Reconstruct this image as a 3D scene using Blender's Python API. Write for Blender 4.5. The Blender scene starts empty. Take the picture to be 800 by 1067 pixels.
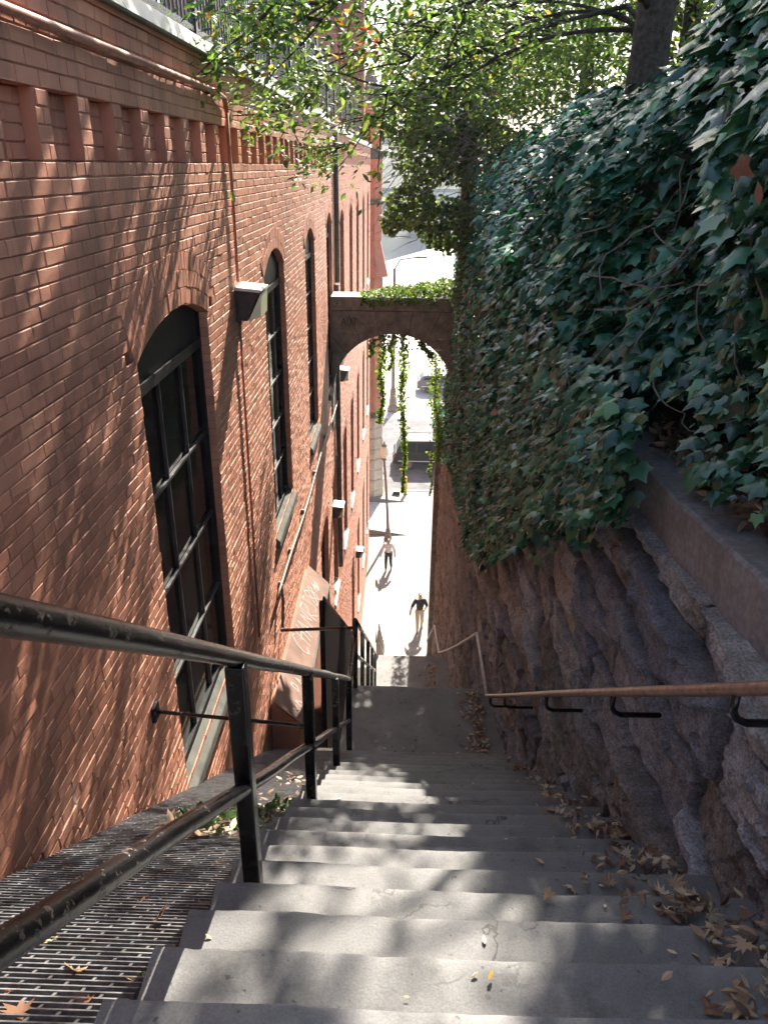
import bpy, math, random
import numpy as np
from mathutils import Vector, Matrix, Quaternion
random.seed(7); RNG = np.random.default_rng(11)
S = bpy.context.scene
COL = S.collection
R = math.radians
OFF = {}                                   # root offset of each object, by name

# ------------------------------------------------------------------ camera model
PP = (400., 533.5); FOC = 800.
def _n(v): v = np.array(v, float); return v / np.linalg.norm(v)
_F = _n((25, -361.5, 800)); _D = np.array((-22, 1771.5, 800.)); _D = _n(_D - _D.dot(_F) * _F); _U = -_D
_X = np.cross(_F, _U); _X = _X if _X[0] > 0 else -_X
CM = np.array([_X, _F, _U])
def ray(px, py): return CM @ np.array([px - PP[0], py - PP[1], FOC])
def onz(px, py, z): v = ray(px, py); return v * z / v[2]
def onx(px, py, x): v = ray(px, py); return v * x / v[0]
def ony(px, py, y): v = ray(px, py); return v * y / v[1]

cd = bpy.data.cameras.new('camera'); cam = bpy.data.objects.new('camera', cd); COL.objects.link(cam)
cd.sensor_fit = 'HORIZONTAL'; cd.sensor_width = 36; cd.lens = 36; cd.clip_start = .05; cd.clip_end = 6000
mw = Matrix.Identity(4)
for i in range(3):
    mw[i][0] = CM[i][0]; mw[i][1] = -CM[i][1]; mw[i][2] = -CM[i][2]
cam.matrix_world = mw
S.camera = cam

# ------------------------------------------------------------------ numpy noise
def _h(ix, iy, iz, seed):
    n = (ix.astype(np.int64) * 73856093) ^ (iy.astype(np.int64) * 19349663) ^ (iz.astype(np.int64) * 83492791) ^ (seed * 2654435761 & 0x7fffffff)
    n = (n ^ (n >> 13)) * 1274126177 & 0x7fffffff
    n = (n ^ (n >> 16)) * 1911520717 & 0x7fffffff
    return ((n ^ (n >> 15)) & 0xffff) / 65535.
def vnoise(x, y, z=None, seed=1):
    x = np.asarray(x, float); y = np.asarray(y, float); z = np.zeros_like(x) if z is None else np.asarray(z, float)
    ix, iy, iz = np.floor(x), np.floor(y), np.floor(z); fx, fy, fz = x - ix, y - iy, z - iz
    fx = fx * fx * (3 - 2 * fx); fy = fy * fy * (3 - 2 * fy); fz = fz * fz * (3 - 2 * fz)
    ix, iy, iz = ix.astype(np.int64), iy.astype(np.int64), iz.astype(np.int64)
    def L(a, b, t): return a + (b - a) * t
    c = lambda i, j, k: _h(ix + i, iy + j, iz + k, seed)
    return L(L(L(c(0,0,0), c(1,0,0), fx), L(c(0,1,0), c(1,1,0), fx), fy), L(L(c(0,0,1), c(1,0,1), fx), L(c(0,1,1), c(1,1,1), fx), fy), fz)
def fbm(x, y, z=None, seed=1, o=4):
    x = np.asarray(x, float); y = np.asarray(y, float)
    a, t, f = .5, 0, 1.
    for k in range(o):
        t = t + a * (vnoise(x * f, y * f, None if z is None else np.asarray(z) * f, seed + k) - .5); a *= .5; f *= 2.03
    return t

# ------------------------------------------------------------------ materials
MAT = {}
def nodes(name):
    m = bpy.data.materials.new(name); m.use_nodes = True; nt = m.node_tree
    b = nt.nodes['Principled BSDF']; MAT[name] = m
    return m, nt, b
def ramp(nt, fac, stops):
    r = nt.nodes.new('ShaderNodeValToRGB'); e = r.color_ramp.elements
    while len(e) < len(stops): e.new(.5)
    for q, (p, c) in zip(e, stops): q.position = p; q.color = (*c, 1) if len(c) == 3 else c
    nt.links.new(fac, r.inputs[0]); return r.outputs[0]
def noise(nt, scale, detail=6, rough=.6, vec=None, dist=0):
    n = nt.nodes.new('ShaderNodeTexNoise'); n.inputs['Scale'].default_value = scale; n.inputs['Detail'].default_value = detail
    n.inputs['Roughness'].default_value = rough; n.inputs['Distortion'].default_value = dist
    if vec is None:
        g = nt.nodes.new('ShaderNodeNewGeometry'); vec = g.outputs['Position']
    nt.links.new(vec, n.inputs['Vector']); return n.outputs['Fac']
def mix(nt, a, b, fac, mode='MIX'):
    m = nt.nodes.new('ShaderNodeMix'); m.data_type = 'RGBA'; m.blend_type = mode
    for s, v in ((0, fac), (6, a), (7, b)):
        if hasattr(v, 'is_output'): nt.links.new(v, m.inputs[s])
        else: m.inputs[s].default_value = v if s == 0 else (*v, 1)
    return m.outputs[2]
def bump(nt, b, h, strength=.5, dist=.01):
    n = nt.nodes.new('ShaderNodeBump'); n.inputs['Strength'].default_value = strength; n.inputs['Distance'].default_value = dist
    nt.links.new(h, n.inputs['Height']); nt.links.new(n.outputs[0], b.inputs['Normal'])
def mat(name, c1, c2=None, scale=8., rough=.8, bstr=.3, bscale=60., bdist=.004, metal=0, spec=.4, lo=.35, hi=.65, c3=None, s3=1.5):
    m, nt, b = nodes(name)
    f = noise(nt, scale)
    c = ramp(nt, f, [(lo, c1), (hi, c2 or c1)])
    if c3: c = mix(nt, c, c3, ramp(nt, noise(nt, s3, 8, .65), [(.5, (0,0,0)), (.72, (1,1,1))]))
    nt.links.new(c, b.inputs['Base Color'])
    b.inputs['Roughness'].default_value = rough; b.inputs['Metallic'].default_value = metal; b.inputs['Specular IOR Level'].default_value = spec
    if bstr: bump(nt, b, noise(nt, bscale, 6, .7), bstr, bdist)
    return m
def leafmat(name, rough=.35, spec=.5, trans=.25, tint=(1.3, 1.5, .5)):
    m, nt, b = nodes(name)
    a = nt.nodes.new('ShaderNodeAttribute'); a.attribute_name = 'col'
    nt.links.new(a.outputs['Color'], b.inputs['Base Color'])
    b.inputs['Roughness'].default_value = rough; b.inputs['Specular IOR Level'].default_value = spec
    t = nt.nodes.new('ShaderNodeBsdfTranslucent')
    nt.links.new(mix(nt, a.outputs['Color'], tint, 1., 'MULTIPLY'), t.inputs['Color'])
    x = nt.nodes.new('ShaderNodeMixShader'); x.inputs[0].default_value = trans
    nt.links.new(b.outputs[0], x.inputs[1]); nt.links.new(t.outputs[0], x.inputs[2])
    nt.links.new(x.outputs[0], nt.nodes['Material Output'].inputs['Surface'])
    return m
def attrmat(name, rough=.85, bscale=40., bstr=.6, bdist=.01, stain=None, spec=.3):
    m, nt, b = nodes(name)
    a = nt.nodes.new('ShaderNodeAttribute'); a.attribute_name = 'col'
    g = ramp(nt, noise(nt, 12, 10, .72), [(.3, (.58, .58, .58)), (.7, (1.4, 1.4, 1.4))])
    c = mix(nt, a.outputs['Color'], g, 1., 'MULTIPLY')
    g = ramp(nt, noise(nt, 85, 5, .7), [(.36, (.55, .55, .55)), (.62, (1.35, 1.35, 1.35))])
    c = mix(nt, c, g, 1., 'MULTIPLY')
    c = mix(nt, c, (.52, .51, .50), ramp(nt, noise(nt, 7, 10, .75), [(.64, (0,0,0)), (.72, (.5,.5,.5))]))      # pale lichen
    if stain: c = mix(nt, c, stain, ramp(nt, noise(nt, 1.7, 8, .7), [(.55, (0,0,0)), (.78, (.7,.7,.7))]))
    nt.links.new(c, b.inputs['Base Color']); b.inputs['Roughness'].default_value = rough; b.inputs['Specular IOR Level'].default_value = spec
    bump(nt, b, mix(nt, noise(nt, bscale, 10, .75), noise(nt, bscale*3.5, 6, .7), .4), bstr, bdist)
    return m

def brickmat(name, base, dark, pale):
    m, nt, b = nodes(name)
    a = nt.nodes.new('ShaderNodeAttribute'); a.attribute_name = 'col'
    c = ramp(nt, noise(nt, 3., 8, .65), [(.3, dark), (.55, base), (.8, pale)])
    c = mix(nt, c, a.outputs['Color'], 1., 'MULTIPLY')
    # chipped paint showing whitish specks
    c = mix(nt, c, (.5, .38, .32), ramp(nt, noise(nt, 26, 10, .75), [(.68, (0,0,0)), (.76, (.55,.55,.55))]))
    # one chalky white smear low on the near wall
    g0 = nt.nodes.new('ShaderNodeNewGeometry'); m0 = nt.nodes.new('ShaderNodeMapping'); q0 = onx(78, 832, -1.5)
    m0.inputs['Scale'].default_value = (0, 14, 2.1); m0.inputs['Location'].default_value = (0, -14*q0[1], -2.1*q0[2]); nt.links.new(g0.outputs['Position'], m0.inputs[0])
    l0 = nt.nodes.new('ShaderNodeVectorMath'); l0.operation = 'LENGTH'; nt.links.new(m0.outputs[0], l0.inputs[0])
    a0 = nt.nodes.new('ShaderNodeMath'); a0.operation = 'MULTIPLY_ADD'; a0.inputs[1].default_value = 1.6; nt.links.new(noise(nt, 16, 8, .7), a0.inputs[0]); nt.links.new(l0.outputs['Value'], a0.inputs[2])
    c = mix(nt, c, (.74, .66, .62), ramp(nt, a0.outputs[0], [(.75, (.8,.8,.8)), (1., (0,0,0))]))
    # soot runs: noise stretched along z
    g = nt.nodes.new('ShaderNodeNewGeometry'); mp = nt.nodes.new('ShaderNodeMapping'); mp.inputs['Scale'].default_value = (1, 2.6, .25)
    nt.links.new(g.outputs['Position'], mp.inputs[0])
    c = mix(nt, c, (.11, .06, .05), ramp(nt, noise(nt, 1., 8, .7, mp.outputs[0]), [(.50, (0,0,0)), (.78, (.72,.72,.72))]))
    nt.links.new(c, b.inputs['Base Color']); b.inputs['Roughness'].default_value = .62; b.inputs['Specular IOR Level'].default_value = .4
    h = mix(nt, noise(nt, 55, 8, .7), noise(nt, 11, 4, .6), .55)
    bump(nt, b, h, .42, .010)
    return m
M = {}
M['brick'] = brickmat('painted_brick', (.60, .268, .172), (.49, .205, .13), (.68, .335, .23))
M['conduit'] = mat('painted_conduit', (.26, .10, .07), (.40, .17, .115), 14, .5, .3, 60, .003)
M['brick2'] = brickmat('warm_brick', (.50, .205, .125), (.40, .16, .10), (.56, .26, .17))
M['brick3'] = mat('far_brick', (.40, .16, .11), (.48, .22, .16), 5, .8)
M['sill'] = mat('old_stone_sill', (.07, .073, .066), (.14, .14, .125), 6, .9, .5, 40, .006, c3=(.12,.115,.10), s3=4)
M['whitesill'] = mat('pale_stone_sill', (.55, .53, .48), (.68, .66, .6), 6, .9)
M['black'] = mat('black_frame_paint', (.007, .007, .009), (.015, .015, .018), 12, .5, .2, 90, .002, spec=.15)
M['muntin'] = mat('grey_muntin', (.022, .023, .025), (.05, .05, .052), 9, .5)
m, nt, b = nodes('dark_glass'); b.inputs['Base Color'].default_value = (.006, .007, .009, 1); b.inputs['Roughness'].default_value = .08; b.inputs['Specular IOR Level'].default_value = .16
bump(nt, b, noise(nt, 2.2, 2), .12, .02); M['glass'] = m
M['copper'] = mat('weathered_coping', (.10, .125, .10), (.20, .225, .185), 3, .42, .25, 20, .006, .2, .4, c3=(.06,.065,.055), s3=3)
def paintmat():
    m, nt, b = nodes('worn_black_paint')
    f = ramp(nt, noise(nt, 26, 12, .75), [(.57, (0,0,0)), (.60, (1,1,1))])
    g = nt.nodes.new('ShaderNodeNewGeometry'); sp = nt.nodes.new('ShaderNodeSeparateXYZ'); nt.links.new(g.outputs['Position'], sp.inputs[0])
    big = ramp(nt, noise(nt, 3.2, 4, .6), [(.48, (.0,.0,.0)), (.66, (.85,.85,.85))])
    wear = mix(nt, f, big, 1., 'MULTIPLY')
    rc = ramp(nt, noise(nt, 60, 6, .7), [(.3, (.10, .065, .05)), (.6, (.20, .145, .115)), (.8, (.36, .31, .28))])
    c = mix(nt, (.006, .006, .007), rc, wear)
    nt.links.new(c, b.inputs['Base Color']); b.inputs['Specular IOR Level'].default_value = .5
    nt.links.new(ramp(nt, wear, [(0, (.20,.20,.20)), (1, (.6,.6,.6))]), b.inputs['Roughness'])
    bump(nt, b, mix(nt, noise(nt, 42, 8, .7), f, .35), .45, .004)
    return m
M['rail'] = paintmat()
M['rust'] = mat('rubbed_copper_pipe', (.17, .09, .065), (.32, .20, .15), 18, .36, .3, 60, .003, .25, .5, c3=(.05,.035,.03), s3=16)
M['palepipe'] = mat('pale_and_sunlit_pipe', (.42, .40, .37), (.58, .56, .52), 18, .42, .2, 60, .003, .2)
M['grate'] = mat('galvanised_grating', (.14, .143, .15), (.30, .303, .312), 30, .42, .3, 80, .003, .55, .5, c3=(.09,.07,.06), s3=6)
M['soil'] = mat('dark_soil', (.020, .017, .014), (.055, .045, .035), 12, .95, .8, 30, .03)
def concmat(name, a, b_, crack=True):
    m, nt, b = nodes(name)
    c = ramp(nt, noise(nt, 2.3, 8, .65), [(.3, a), (.7, b_)])
    c = mix(nt, c, (.075, .073, .07), ramp(nt, noise(nt, 5.5, 10, .72), [(.52, (0,0,0)), (.72, (.75,.75,.75))]))
    sp = ramp(nt, noise(nt, 160, 3, .6), [(.35, (.84,.84,.84)), (.65, (1.1,1.1,1.1))])
    c = mix(nt, c, sp, 1., 'MULTIPLY')
    if crack or name == 'worn_step_stone':
        v = nt.nodes.new('ShaderNodeTexVoronoi'); v.feature = 'DISTANCE_TO_EDGE'; v.inputs['Scale'].default_value = .9
        g = nt.nodes.new('ShaderNodeNewGeometry'); nz = nt.nodes.new('ShaderNodeTexNoise'); nz.inputs['Scale'].default_value = 5; nz.inputs['Detail'].default_value = 6
        nt.links.new(g.outputs['Position'], nz.inputs['Vector'])
        va = nt.nodes.new('ShaderNodeVectorMath'); va.operation = 'MULTIPLY_ADD'; va.inputs[1].default_value = (.5, .5, .5)
        nt.links.new(nz.outputs['Color'], va.inputs[0]); nt.links.new(g.outputs['Position'], va.inputs[2]); nt.links.new(va.outputs[0], v.inputs['Vector'])
        ln = ramp(nt, v.outputs['Distance'], [(.0015, (0,0,0)), (.005, (1,1,1))])
        if not crack: ln = mix(nt, ln, ramp(nt, noise(nt, 1.1, 3, .5), [(.54, (1,1,1)), (.60, (0,0,0))]), 1., 'LIGHTEN')
        c = mix(nt, (.035, .032, .03), c, ln)
        if not crack:
            c = mix(nt, c, (.05, .045, .042), ramp(nt, noise(nt, 38, 3, .5), [(.70, (0,0,0)), (.74, (.8,.8,.8))]))   # gum and leaf spots
            c = mix(nt, c, (.26, .25, .235), ramp(nt, noise(nt, 1.6, 6, .7), [(.56, (0,0,0)), (.74, (.6,.6,.6))]))
    nt.links.new(c, b.inputs['Base Color']); b.inputs['Roughness'].default_value = .72; b.inputs['Specular IOR Level'].default_value = .4
    h = mix(nt, noise(nt, 120, 4, .6), noise(nt, 9, 6, .6), .6)
    bump(nt, b, h, .45, .008)
    return m
M['step'] = concmat('worn_step_stone', (.125, .126, .13), (.205, .205, .202), False)
M['conc'] = concmat('pavement_concrete', (.20, .19, .168), (.29, .275, .25))
M['pad'] = concmat('pale_concrete', (.5, .49, .46), (.62, .61, .58), False)
M['stone'] = attrmat('quarry_faced_stone', .82, 30, 1., .030, (.10, .085, .08))
M['cap'] = mat('granite_cap', (.17, .155, .155), (.27, .245, .24), 30, .75, .4, 150, .003, c3=(.12,.09,.085), s3=2.5)
M['arch'] = mat('arch_stone', (.15, .135, .12), (.26, .235, .21), 7, .85, .6, 40, .01, c3=(.07,.055,.05), s3=3)
M['archtop'] = mat('arch_coping', (.42, .41, .37), (.55, .54, .5), 7, .85, .4, 40, .006)
M['ivy'] = leafmat('ivy_leaf', .27, .6, .12, (1.3, 1.7, .5))
M['vine'] = leafmat('vine_leaf', .5, .3, .45, (1.6, 1.6, .8))
M['tree'] = leafmat('tree_leaf', .5, .35, .40, (1.5, 1.5, .75))
M['dry'] = leafmat('dry_leaf', .6, .3, .12, (1.4, 1.1, .6))
M['bark'] = mat('bark', (.045, .035, .028), (.12, .10, .085), 22, .95, .9, 30, .03)
M['twig'] = mat('grey_twig', (.14, .12, .10), (.26, .23, .20), 30, .9, .3)
M['lamp'] = mat('lamp_housing', (.025, .022, .024), (.05, .045, .045), 14, .45, .2)
M['lamptop'] = mat('lamp_lid', (.55, .54, .52), (.7, .69, .67), 12, .35, .1, 60, .002, .2)
m, nt, b = nodes('lamp_lens'); b.inputs['Base Color'].default_value = (.72, .74, .52, 1); b.inputs['Roughness'].default_value = .25; M['lens'] = m
M['panel'] = mat('rusty_sheet_metal', (.20, .125, .10), (.29, .19, .155), 4, .55, .3, 30, .006, .1)
M['spray'] = mat('white_spray_paint', (.42, .37, .35), (.56, .52, .50), 10, .7, 0)
M['black_spray'] = mat('dark_spray_paint', (.03, .027, .025), (.06, .05, .05), 10, .8, 0)
M['slat'] = mat('dark_brown_slats', (.012, .008, .007), (.022, .014, .013), 16, .95, .3, spec=.05)
M['asphalt'] = mat('asphalt', (.11, .11, .118), (.18, .18, .19), 2, .9, .4, 80, .01)
M['ground'] = mat('street_ground', (.42, .40, .36), (.52, .50, .46), .6, .9, .3, 20, .02)
M['yellow'] = mat('yellow_bollard_paint', (.72, .42, .03), (.78, .48, .05), 9, .5)
M['pole'] = mat('brown_grey_pole', (.16, .13, .11), (.2, .17, .14), 9, .5)
M['globe'] = mat('milk_glass', (.75, .68, .5), (.8, .74, .58), 9, .3, 0)
M['ashlar'] = mat('tan_stone', (.44, .37, .28), (.56, .49, .39), 3, .9, .5, 12, .02)
M['slate'] = mat('slate_roof', (.12, .11, .12), (.2, .18, .18), 6, .7)
M['bridge'] = mat('bridge_concrete', (.22, .22, .22), (.30, .29, .28), .08, .9, 0)
M['hillside'] = mat('far_trees', (.035, .05, .025), (.085, .09, .045), .06, .95, 1., .3, 2.)
M['tower'] = mat('far_tower', (.26, .29, .34), (.33, .36, .4), .1, .6, 0)
m, nt, b = nodes('river_water'); b.inputs['Base Color'].default_value = (.03, .045, .055, 1); b.inputs['Roughness'].default_value = .12
bump(nt, b, noise(nt, .8, 4), .25, .3); M['water'] = m

# ------------------------------------------------------------------ object helpers
def reg(o, off): OFF[o.name] = Vector(off); return o
def tag(o, label=None, cat=None, group=None, kind=None):
    for k, v in (('label', label), ('category', cat), ('group', group), ('kind', kind)):
        if v: o[k] = v
    return o
def thing(name, label, cat, loc=(0, 0, 0), group=None):
    o = bpy.data.objects.new(name, None); COL.objects.link(o); o.location = loc; o.empty_display_size = .1
    tag(o, label, cat, group); return reg(o, loc)
class MB:
    def __init__(s): s.v = []; s.f = []; s.c = []; s.mi = []; s.cur = 0
    def add(s, vs, fs, col=None):
        b = len(s.v); s.v += [tuple(map(float, p)) for p in vs]; s.f += [tuple(b + i for i in f) for f in fs]; s.mi += [s.cur] * len(fs)
        s.c += [col or (1, 1, 1)] * len(vs)
    def box(s, x0, x1, y0, y1, z0, z1, col=None):
        s.add([(x0,y0,z0),(x1,y0,z0),(x1,y1,z0),(x0,y1,z0),(x0,y0,z1),(x1,y0,z1),(x1,y1,z1),(x0,y1,z1)],
              [(0,3,2,1),(4,5,6,7),(0,1,5,4),(1,2,6,5),(2,3,7,6),(3,0,4,7)], col)
    def obox(s, c, ax, ay, az, col=None):
        c, ax, ay, az = map(lambda q: np.array(q, float), (c, ax, ay, az))
        s.add([c + i*ax + j*ay + k*az for k in (-1, 1) for i, j in ((-1,-1),(1,-1),(1,1),(-1,1))],
              [(0,3,2,1),(4,5,6,7),(0,1,5,4),(1,2,6,5),(2,3,7,6),(3,0,4,7)], col)
    def beam(s, a, b, w, h, up=(0, 0, 1)):
        a, b = np.array(a, float), np.array(b, float); d = b - a; L = np.linalg.norm(d); d /= L
        u = np.array(up, float); r = np.cross(d, u); r /= np.linalg.norm(r); u = np.cross(r, d)
        s.obox((a + b) / 2, r * w / 2, u * h / 2, d * L / 2)
    def tube(s, pts, rad, n=8, cap=True, col=None):
        pts = [Vector(p) for p in pts]; rad = rad if hasattr(rad, '__len__') else [rad] * len(pts)
        vs, fs = [], []; ref = None
        for i, p in enumerate(pts):
            d = (pts[min(i + 1, len(pts) - 1)] - pts[max(i - 1, 0)]).normalized()
            if ref is None or abs(ref.dot(d)) > .95: ref = Vector((0, 0, 1)) if abs(d.z) < .9 else Vector((1, 0, 0))
            r = d.cross(ref).normalized(); u = r.cross(d); ref = u
            for k in range(n):
                a = 2 * math.pi * k / n; vs.append(p + (r * math.cos(a) + u * math.sin(a)) * rad[i])
        for i in range(len(pts) - 1):
            for k in range(n): fs.append((i*n+k, i*n+(k+1) % n, (i+1)*n+(k+1) % n, (i+1)*n+k))
        if cap: fs.append(tuple(range(n))[::-1]); fs.append(tuple((len(pts)-1)*n + k for k in range(n)))
        s.add(vs, fs, col)
    def lathe(s, c, prof, n=16, col=None):
        vs, fs = [], []
        for r, z in prof:
            for k in range(n):
                a = 2 * math.pi * k / n; vs.append((c[0] + r * math.cos(a), c[1] + r * math.sin(a), c[2] + z))
        for i in range(len(prof) - 1):
            for k in range(n): fs.append((i*n+k, i*n+(k+1) % n, (i+1)*n+(k+1) % n, (i+1)*n+k))
        fs.append(tuple(range(n))[::-1]); fs.append(tuple((len(prof)-1)*n + k for k in range(n)))
        s.add(vs, fs, col)
    def prism(s, poly, axis, a, b, col=None):
        n = len(poly)
        P = {'x': lambda p, t: (t, p[0], p[1]), 'y': lambda p, t: (p[0], t, p[1]), 'z': lambda p, t: (p[0], p[1], t)}[axis]
        vs = [P(p, a) for p in poly] + [P(p, b) for p in poly]
        s.add(vs, [tuple(range(n))[::-1], tuple(range(n, 2*n))] + [(i, (i+1) % n, n+(i+1) % n, n+i) for i in range(n)], col)
    def build(s, name, m, parent=None, smooth=False, bevel=0, loc=None, rec=True):
        off = OFF[parent.name] if parent else Vector(loc or (0, 0, 0))
        me = bpy.data.meshes.new(name); me.from_pydata([tuple(Vector(p) - off) for p in s.v], [], s.f)
        for q in (m if isinstance(m, (list, tuple)) else [m]): me.materials.append(q)
        if max(s.mi or [0]): me.polygons.foreach_set('material_index', s.mi)
        a = me.attributes.new('col', 'FLOAT_COLOR', 'POINT'); a.data.foreach_set('color', np.c_[np.array(s.c), np.ones(len(s.c))].astype(np.float32).ravel())
        if rec:
            import bmesh
            bm = bmesh.new(); bm.from_mesh(me); bmesh.ops.recalc_face_normals(bm, faces=bm.faces); bm.to_mesh(me); bm.free()
        if smooth: me.polygons.foreach_set('use_smooth', [True] * len(me.polygons))
        return link(name, me, parent, off, bevel)
def link(name, me, parent, off, bevel=0):
    o = bpy.data.objects.new(name, me); COL.objects.link(o)
    if parent: o.parent = parent
    else: o.location = off
    if bevel:
        q = o.modifiers.new('bevel', 'BEVEL'); q.width = bevel; q.segments = 2; q.limit_method = 'ANGLE'; q.angle_limit = R(40)
    return reg(o, off)
def npmesh(name, V, faces, cols, m, parent=None, smooth=False, loc=(0, 0, 0)):
    """V (n,3); faces (k,s) int array; cols (n,3)"""
    off = OFF[parent.name] if parent else Vector(loc)
    me = bpy.data.meshes.new(name); V = np.asarray(V, float) - np.array(off)
    k, s = faces.shape
    me.vertices.add(len(V)); me.vertices.foreach_set('co', V.astype(np.float32).ravel())
    me.loops.add(k * s); me.loops.foreach_set('vertex_index', faces.astype(np.int32).ravel())
    me.polygons.add(k); me.polygons.foreach_set('loop_start', np.arange(0, k * s, s, dtype=np.int32))
    me.polygons.foreach_set('use_smooth', np.full(k, smooth)); me.update(calc_edges=True)
    a = me.attributes.new('col', 'FLOAT_COLOR', 'POINT'); a.data.foreach_set('color', np.c_[cols, np.ones(len(V))].astype(np.float32).ravel())
    me.materials.append(m); me.validate()
    return link(name, me, parent, off)
def unit(a): return a / np.maximum(np.linalg.norm(a, axis=-1, keepdims=True), 1e-9)
def scatter(tv, tf, pos, nrm, tip, size, cols, jit=0., wid=None):
    """instances of a leaf template (x across, y to the tip, z normal)"""
    n = len(pos); z = unit(nrm); y = unit(tip - (tip * z).sum(1, keepdims=True) * z); x = np.cross(y, z)
    w = np.ones(n) if wid is None else wid
    cu = 1 + jit * RNG.standard_normal(n)
    V = (pos[:, None] + size[:, None, None] * (x[:, None] * (tv[None, :, 0:1] * w[:, None, None]) + y[:, None] * tv[None, :, 1:2] + z[:, None] * (tv[None, :, 2:3] * cu[:, None, None])))
    F = (tf[None] + (np.arange(n) * len(tv))[:, None, None]).reshape(-1, tf.shape[1])
    return V.reshape(-1, 3), F, np.repeat(cols, len(tv), 0)
def fan(outline, ctr, zf):
    v = [(*ctr, zf(*ctr))] + [(x, y, zf(x, y)) for x, y in outline]; n = len(outline)
    return np.array(v), np.array([(0, 1 + i, 1 + (i + 1) % n) for i in range(n)])
IVY = fan([(0,0),(.2,-.13),(.46,-.06),(.40,.2),(.55,.46),(.24,.52),(0,1.),(-.24,.52),(-.55,.46),(-.4,.2),(-.46,-.06),(-.2,-.13)], (0,.3), lambda x, y: -.34*abs(x) - .30*(y-.25)**2 + .10*math.cos(x*9)*.4 + .05)
IVY_S = fan([(0,0),(.42,.05),(.5,.42),(0,1.),(-.5,.42),(-.42,.05)], (0,.35), lambda x, y: -.25*abs(x) - .12*y*y)
LENS = (np.array([(0,0,0),(.2,.3,-.05),(.17,.65,-.08),(0,1,-.14),(-.17,.65,-.08),(-.2,.3,-.05),(0,.32,.02),(0,.66,-.02)]), np.array([(0,1,6),(0,6,5),(1,2,7),(1,7,6),(5,6,7),(5,7,4),(2,3,7),(4,7,3)]))
def star():
    o = []
    for k, (a, r) in enumerate([(-90,.06),(-62,.42),(-40,.3),(-20,.72),(0,.42),(22,.62),(38,.36),(62,.85),(75,.5),(90,1.),(105,.5),(118,.85),(142,.36),(158,.62),(180,.42),(200,.72),(220,.3),(242,.42)]):
        o.append((r * .62 * math.cos(R(a)), .42 + r * .62 * math.sin(R(a))))
    return fan(o, (0, .42), lambda x, y: .55 * x * x + .45 * (y - .42) ** 2)
MAPLE = star()
def rv(n, s=1.): return RNG.standard_normal((n, 3)) * s
def pick(cols, n, p=None):
    c = np.array(cols)[RNG.choice(len(cols), n, p=p)]
    return c * (1 + .22 * RNG.standard_normal((n, 1))).clip(.45, 1.6)

# ------------------------------------------------------------------ levels
T, RI = .27, .205                  # tread, riser
Y0, Z0 = 1.066, -1.64              # first nosing
L1 = Z0 - 21 * RI                  # landing
L1Y0, L1Y1 = Y0 + 20 * T, 7.86
L2 = L1 - 27 * RI; L2Y0 = L1Y1 + 26 * T; L2Y1 = 16.46
G = -17.2
XL, XR = -.62, 1.30                # stair ends
XW = -1.5                          # brick wall
def nose(y): return Z0 - (y - Y0) / T * RI
def gratez(y): return -(.955 + .7593 * y)
def walkline(y):                   # approximate height of the walking surface
    y = np.asarray(y, float)
    a = Z0 - (y - Y0) / T * RI; b = L1 - (y - L1Y1) / T * RI; c = L2 - (y - L2Y1) / T * RI
    return np.where(y < Y0, Z0, np.where(y < L1Y0, a, np.where(y < L1Y1, L1, np.where(y < L2Y0, b, np.where(y < L2Y1, L2, np.maximum(c, G))))))

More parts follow.
